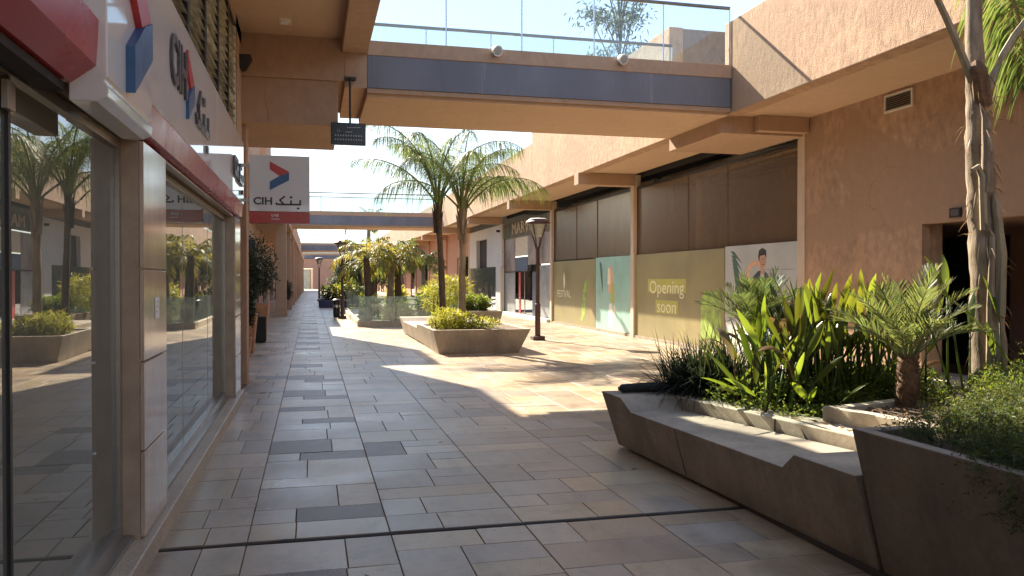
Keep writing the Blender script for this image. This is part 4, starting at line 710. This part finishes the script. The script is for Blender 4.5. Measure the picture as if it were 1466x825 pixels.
# dark strappy grass
R.seed(79); gr = thing('grass_clump', 'dark arching strap-leaf grass clump at the far end of the bench', 'plant', (3.55, 7.0, .5)); lv = Leaves()
for cx, cy, n_, Lm in ((3.55, 7.02, 700, .72), (3.78, 6.95, 800, .84), (3.45, 7.35, 300, .7), (3.95, 7.15, 500, .85), (3.6, 7.2, 500, .85)):
    a = NR.uniform(0, 2*PI, n_); e = NR.uniform(.15, 1.3, n_)+.5*np.clip(-np.sin(a)-np.cos(a)-.2, 0, 1); e = np.minimum(e, 1.35); d = np.stack([np.cos(a)*np.cos(e), np.sin(a)*np.cos(e), np.sin(e)], 1)
    rr = NR.uniform(0, .12, n_); P = np.stack([cx+rr*np.cos(a), cy+rr*np.sin(a), np.full(n_, .48)], 1); lv.blades(P, d, Lm*NR.uniform(.55, 1.25, n_), .012, NR.uniform(.15, .9, n_), np.stack([-np.sin(a), np.cos(a), NR.uniform(-.2, .2, n_)], 1), tints(n_, .5), .35)
lv.build('grass_blades', 'leaf_dark', gr)
# shrubs
def shrub(label, clumps, mat, nleaf, ll, lw, name='shrub', group=None, stem=True, stuff=False, up=.5, shoots=0, var=.45):
    c0 = clumps[0]; t = thing(name, label, 'shrub', (c0[0], c0[1], c0[2]-c0[5]), group); lv = Leaves(); tot = sum(c[3]*c[4]*c[5] for c in clumps)
    for (x, y, z, rx, ry, rz) in clumps:
        n = max(40, int(nleaf*rx*ry*rz/tot)); u = nrm(NR.normal(size=(n, 3))); r = NR.uniform(.25, 1, (n, 1))**.5
        lump = 1+.22*np.sin(u[:, :1]*7+x*9)*np.cos(u[:, 1:2]*6+y*5)+.12*np.sin(u[:, 2:]*11+u[:, :1]*5)
        P = u*r*lump*np.array([rx, ry, rz])+np.array([x, y, z]); keep = P[:, 2] > z-rz*.85; P = P[keep]; u = u[keep]; n = len(P)
        if shoots:
            k = shoots; P = np.repeat(P, k, 0); D = np.repeat(nrm(u+NR.normal(0, .5, u.shape)+np.array([0, 0, up])), k, 0); tt = np.tile(np.linspace(0, 1, k), n)[:, None]; P = P+D*tt*ll*3.2+np.array([0, 0, -1])*(tt**2)*ll*.8; d = nrm(D*.7+NR.normal(0, .7, P.shape)); ti = np.repeat(tints(n, var), k, 0)
        else: d = nrm(u*.7+NR.normal(0, .7, P.shape)+np.array([0, 0, up*.6])); ti = tints(n, var)
        m_ = len(P); lv.blades(P, d, ll*NR.uniform(.6, 1.25, m_), lw*NR.uniform(.7, 1.2, m_), NR.uniform(0, .4, m_), None, ti, .45, 2)
    lv.build('foliage', mat, t)
    if stem:
        b = MB()
        for (x, y, z, rx, ry, rz) in clumps:
            for q in range(5): a = R.uniform(0, 6.28); b.tube([(x+rx*.15*math.cos(a), y+ry*.15*math.sin(a), z-rz), (x+rx*.5*math.cos(a), y+ry*.5*math.sin(a), z+rz*.3)], [.01+.015*rx, .006], 5)
        b.build('stems', 'bark_dark', t, kind='stuff')
    return t
shrub('feathery shrub, its green darkened for shade, spilling over the tall dark planter', [(3.12, 3.48, .83, .26, .2, .10), (3.4, 3.4, .84, .36, .28, .13), (3.75, 3.55, .86, .36, .3, .15), (3.5, 3.1, .86, .42, .3, .17), (3.1, 2.95, .80, .3, .25, .17), (4.1, 3.6, .87, .4, .3, .16), (2.98, 2.75, .74, .22, .25, .20), (2.96, 3.15, .70, .10, .14, .16)], 'leaf_fern_shaded', 9000, .022, .006, shoots=9, up=.6)
shrub('bright sunlit feathery shrub behind the tall planter, by the palm trunk', [(4.75, 4.5, .78, .4, .35, .22), (5.2, 4.7, .82, .45, .4, .26), (4.95, 4.2, .78, .5, .4, .24), (5.7, 5.0, .78, .4, .4, .28), (5.0, 5.35, .62, .3, .25, .16), (4.45, 4.35, .78, .35, .3, .2)], 'leaf_bush', 7500, .026, .008, shoots=8, up=.7)
shrub('low rounded dark-green shrub between the paddle leaves and the dwarf palm', [(4.75, 6.25, .62, .4, .3, .22), (5.2, 6.4, .62, .4, .35, .24), (4.4, 5.95, .56, .25, .2, .12)], 'leaf_bush', 9000, .035, .018)
shrub('small trailing ground cover spilling onto the seat back edge', [(3.75, 5.75, .54, .2, .22, .06), (3.6, 6.1, .54, .16, .25, .05), (3.95, 5.65, .55, .15, .15, .06)], 'leaf_bush', 900, .03, .02, stem=False)
shrub('leafy undergrowth at the foot of the paddle-leaf clump', [(4.0, 6.2, .62, .5, .4, .16), (3.7, 6.5, .6, .35, .3, .16), (4.6, 6.6, .62, .5, .4, .2)], 'leaf_bush', 5000, .05, .02)
shrub('lime-green spiky bush under the tall palms', [(2.98, 18.1, .68, .42, .38, .26), (2.75, 17.95, .62, .25, .25, .16), (3.3, 18.2, .66, .35, .35, .2), (3.85, 18.3, .58, .3, .3, .13), (3.6, 18.0, .56, .25, .25, .1)], 'leaf_lime', 3600, .13, .016, up=.9)
shrub('round clipped shrub in the small planter', [(5.2, 26.2, .82, .5, .6, .3)], 'leaf_bush', 5000, .07, .03)
shrub('loose yellow-green bush left of the clipped shrub, in front of the white shop', [(4.35, 27, 1.2, .55, .5, .55), (4.9, 27.3, 1.25, .4, .4, .45), (3.9, 26.6, 1.0, .4, .4, .5)], 'leaf_lime', 2600, .22, .02, up=.4)
for i, (x, y, z, rx, rz) in enumerate(((-1.36, 17.0, 1.25, .20, .62), (-1.42, 18.7, 1.75, .30, .68), (-1.42, 22.5, 1.95, .5, .85), (-1.36, 41.5, 1.1, .4, .6))):
    shrub(('narrow dark shrub in the smallest terracotta pot', 'dark bushy shrub in the tall terracotta pot', 'largest dark shrub, in the pale pot behind the black bin', 'small dark shrub in the far pot between columns')[i], [(x, y, z, rx, rx, rz), (x+.1, y+.1, z-.2, rx*.8, rx*.8, rz*.7)], 'leaf_dark', 3000, .10, .03, group='potted shrubs along the left shops')
for i in range(7):
    x = .8+.33*i; shrub('bush number'[:4]+(' at the left end of', ' second from the left in', ' left of the middle of', ' in the middle of', ' right of the middle of', ' second from the right in', ' at the right end of')[i]+' the blue planter box', [(x, 48.5+R.random(), .75+.1*R.random(), .3, .4, .4+.25*R.random())], ('leaf_bush', 'leaf_dark', 'leaf_lime')[i % 3], 700, .15, .05, group='bushes in the blue planter box')
for i, (x, y, h_) in enumerate(((2.2, 33, .9), (3.0, 29.5, .7), (4.3, 30, .9), (4.6, 33, 1.2), (3.6, 36, 1.3), (2.2, 37.5, 1.2))):
    shrub(('broad-leaved plant behind the yellow palms', 'low plant right behind the front glass panels', 'plant in the right half of the glass fence', 'taller plant deeper on the right of the glass fence', 'large bush at the back of the glass fence', 'bush at the far left back of the glass fence')[i], [(x, y, h_*.55, .5, .5, h_*.5)], ('leaf_bush', 'leaf_lime', 'leaf_dark')[i % 3], 900, .25, .05, group='plants inside the glass fence')
# trees farther off
def tree(label, x, y, h, r, mat, nleaf, ll, seed, bare=.45, group=None):
    R.seed(seed); t = thing('tree', label, 'tree', (x, y, 0), group); trunk(t, [(x, y, -.1), (x+.1, y, h*.3), (x-.1, y, h*.6), (x, y, h*.85)], [r*.1, r*.07, r*.05, r*.02], 'bark_dark', 8, .1, 4); lv = Leaves(); lb = MB()
    for q in range(22):
        a = q*2.399; u = q/21; z = h*(bare+.5*u); p = Vector((x+r*(1-.5*u)*R.uniform(.4, 1)*math.cos(a), y+r*(1-.5*u)*R.uniform(.4, 1)*math.sin(a), z+R.uniform(0, h*.12)))
        lb.tube([(x, y, z*.85), ((x+p.x)/2, (y+p.y)/2, (z*.85+p.z)/2+.1), p], [r*.025, r*.015, r*.006], 5)
        n = nleaf//22; P = np.array(p)+NR.normal(0, r*.20, (n, 3))*np.array([1, 1, .7]); lv.blades(P, NR.normal(size=(n, 3))+np.array([0, 0, -.5]), ll*NR.uniform(.6, 1.3, n), ll*.3, .3, None, tints(n, .4), .4, 2)
    lb.build('limbs', 'bark_dark', t); lv.build('crown', mat, t); return t
tree('sparse airy tree showing above the right rooftop, seen through the bridge railing', 15.6, 40, 16.2, 2.2, 'leaf_far', 3000, .28, 91, .62)
for i, (x, y, h, r) in enumerate(((3.0, 66, 3.6, 1.5), (5.2, 70, 4.6, 1.9), (4.4, 98, 4.4, 1.8))): tree(('mid-size tree beyond the blue planter, near the far lamp', 'leafy tree at the far right of the walk, below the second bridge', 'farthest tree down the mall between the rows')[i], x, y, h, r, 'leaf_far', 2200, .4, 95+i, .3, 'trees far down the mall')
feather_palm(3.9, 58, 0, 5.6, .14, .12, 12, 2.0, 'slim palm whose top shows above the second bridge', seed=41, ll=.5, nl=26, lw=.06, ldroop=1, shaft=False); feather_palm(5.6, 42, 0, 2.4, .12, .1, 11, 1.3, 'small palm by the pink wall right of the glass fence', seed=42, ll=.4, nl=26, lw=.05, ldroop=1, shaft=False)

lv = Leaves(); n_ = 90; lv.blades(np.stack([NR.uniform(3.9, 4.7, n_), NR.uniform(4.3, 5.5, n_), np.full(n_, .617)], 1), np.stack([NR.normal(size=n_), NR.normal(size=n_), NR.uniform(0, .2, n_)], 1), .07, .02, .1, None, tints(n_), .45, 2); lv.build('leaf_litter', 'leaf_dry', fb)['kind'] = 'stuff'
lv = Leaves(); n_ = 70; yy = NR.uniform(4.6, 6.8, n_); lv.blades(np.stack([3.30+(6.9-yy)*.177+NR.uniform(.02, .3, n_), yy, np.full(n_, .535)], 1), np.stack([NR.normal(size=n_), NR.normal(size=n_), NR.uniform(0, .2, n_)], 1), .06, .018, .1, None, tints(n_), .45, 2); lv.build('leaf_litter', 'leaf_dry', fb)['kind'] = 'stuff'
for i, (x, y, r_) in enumerate(((2.6, 6.4, .3), (2.3, 9.2, 1.2), (3.2, 11.5, 2.2), (1.2, 7.9, .6), (.3, 4.4, 2.0))):
    lv = Leaves(); lv.blades([(x, y, .004)], [(math.cos(r_), math.sin(r_), .12)], .07, .025, .05, [(-math.sin(r_), math.cos(r_), .1)], tints(1), .45, 2); tag(lv.build('fallen_leaf', 'leaf_dry', None), ('dry fallen leaf on the paving beside the bench foot', 'dry fallen leaf at the near edge of the sunlit paving', 'dry fallen leaf lying on the sunlit paving', 'dry fallen leaf in the shade mid-walk', 'dry fallen leaf just below the drain line')[i], 'leaf', 'fallen leaves on the paving')
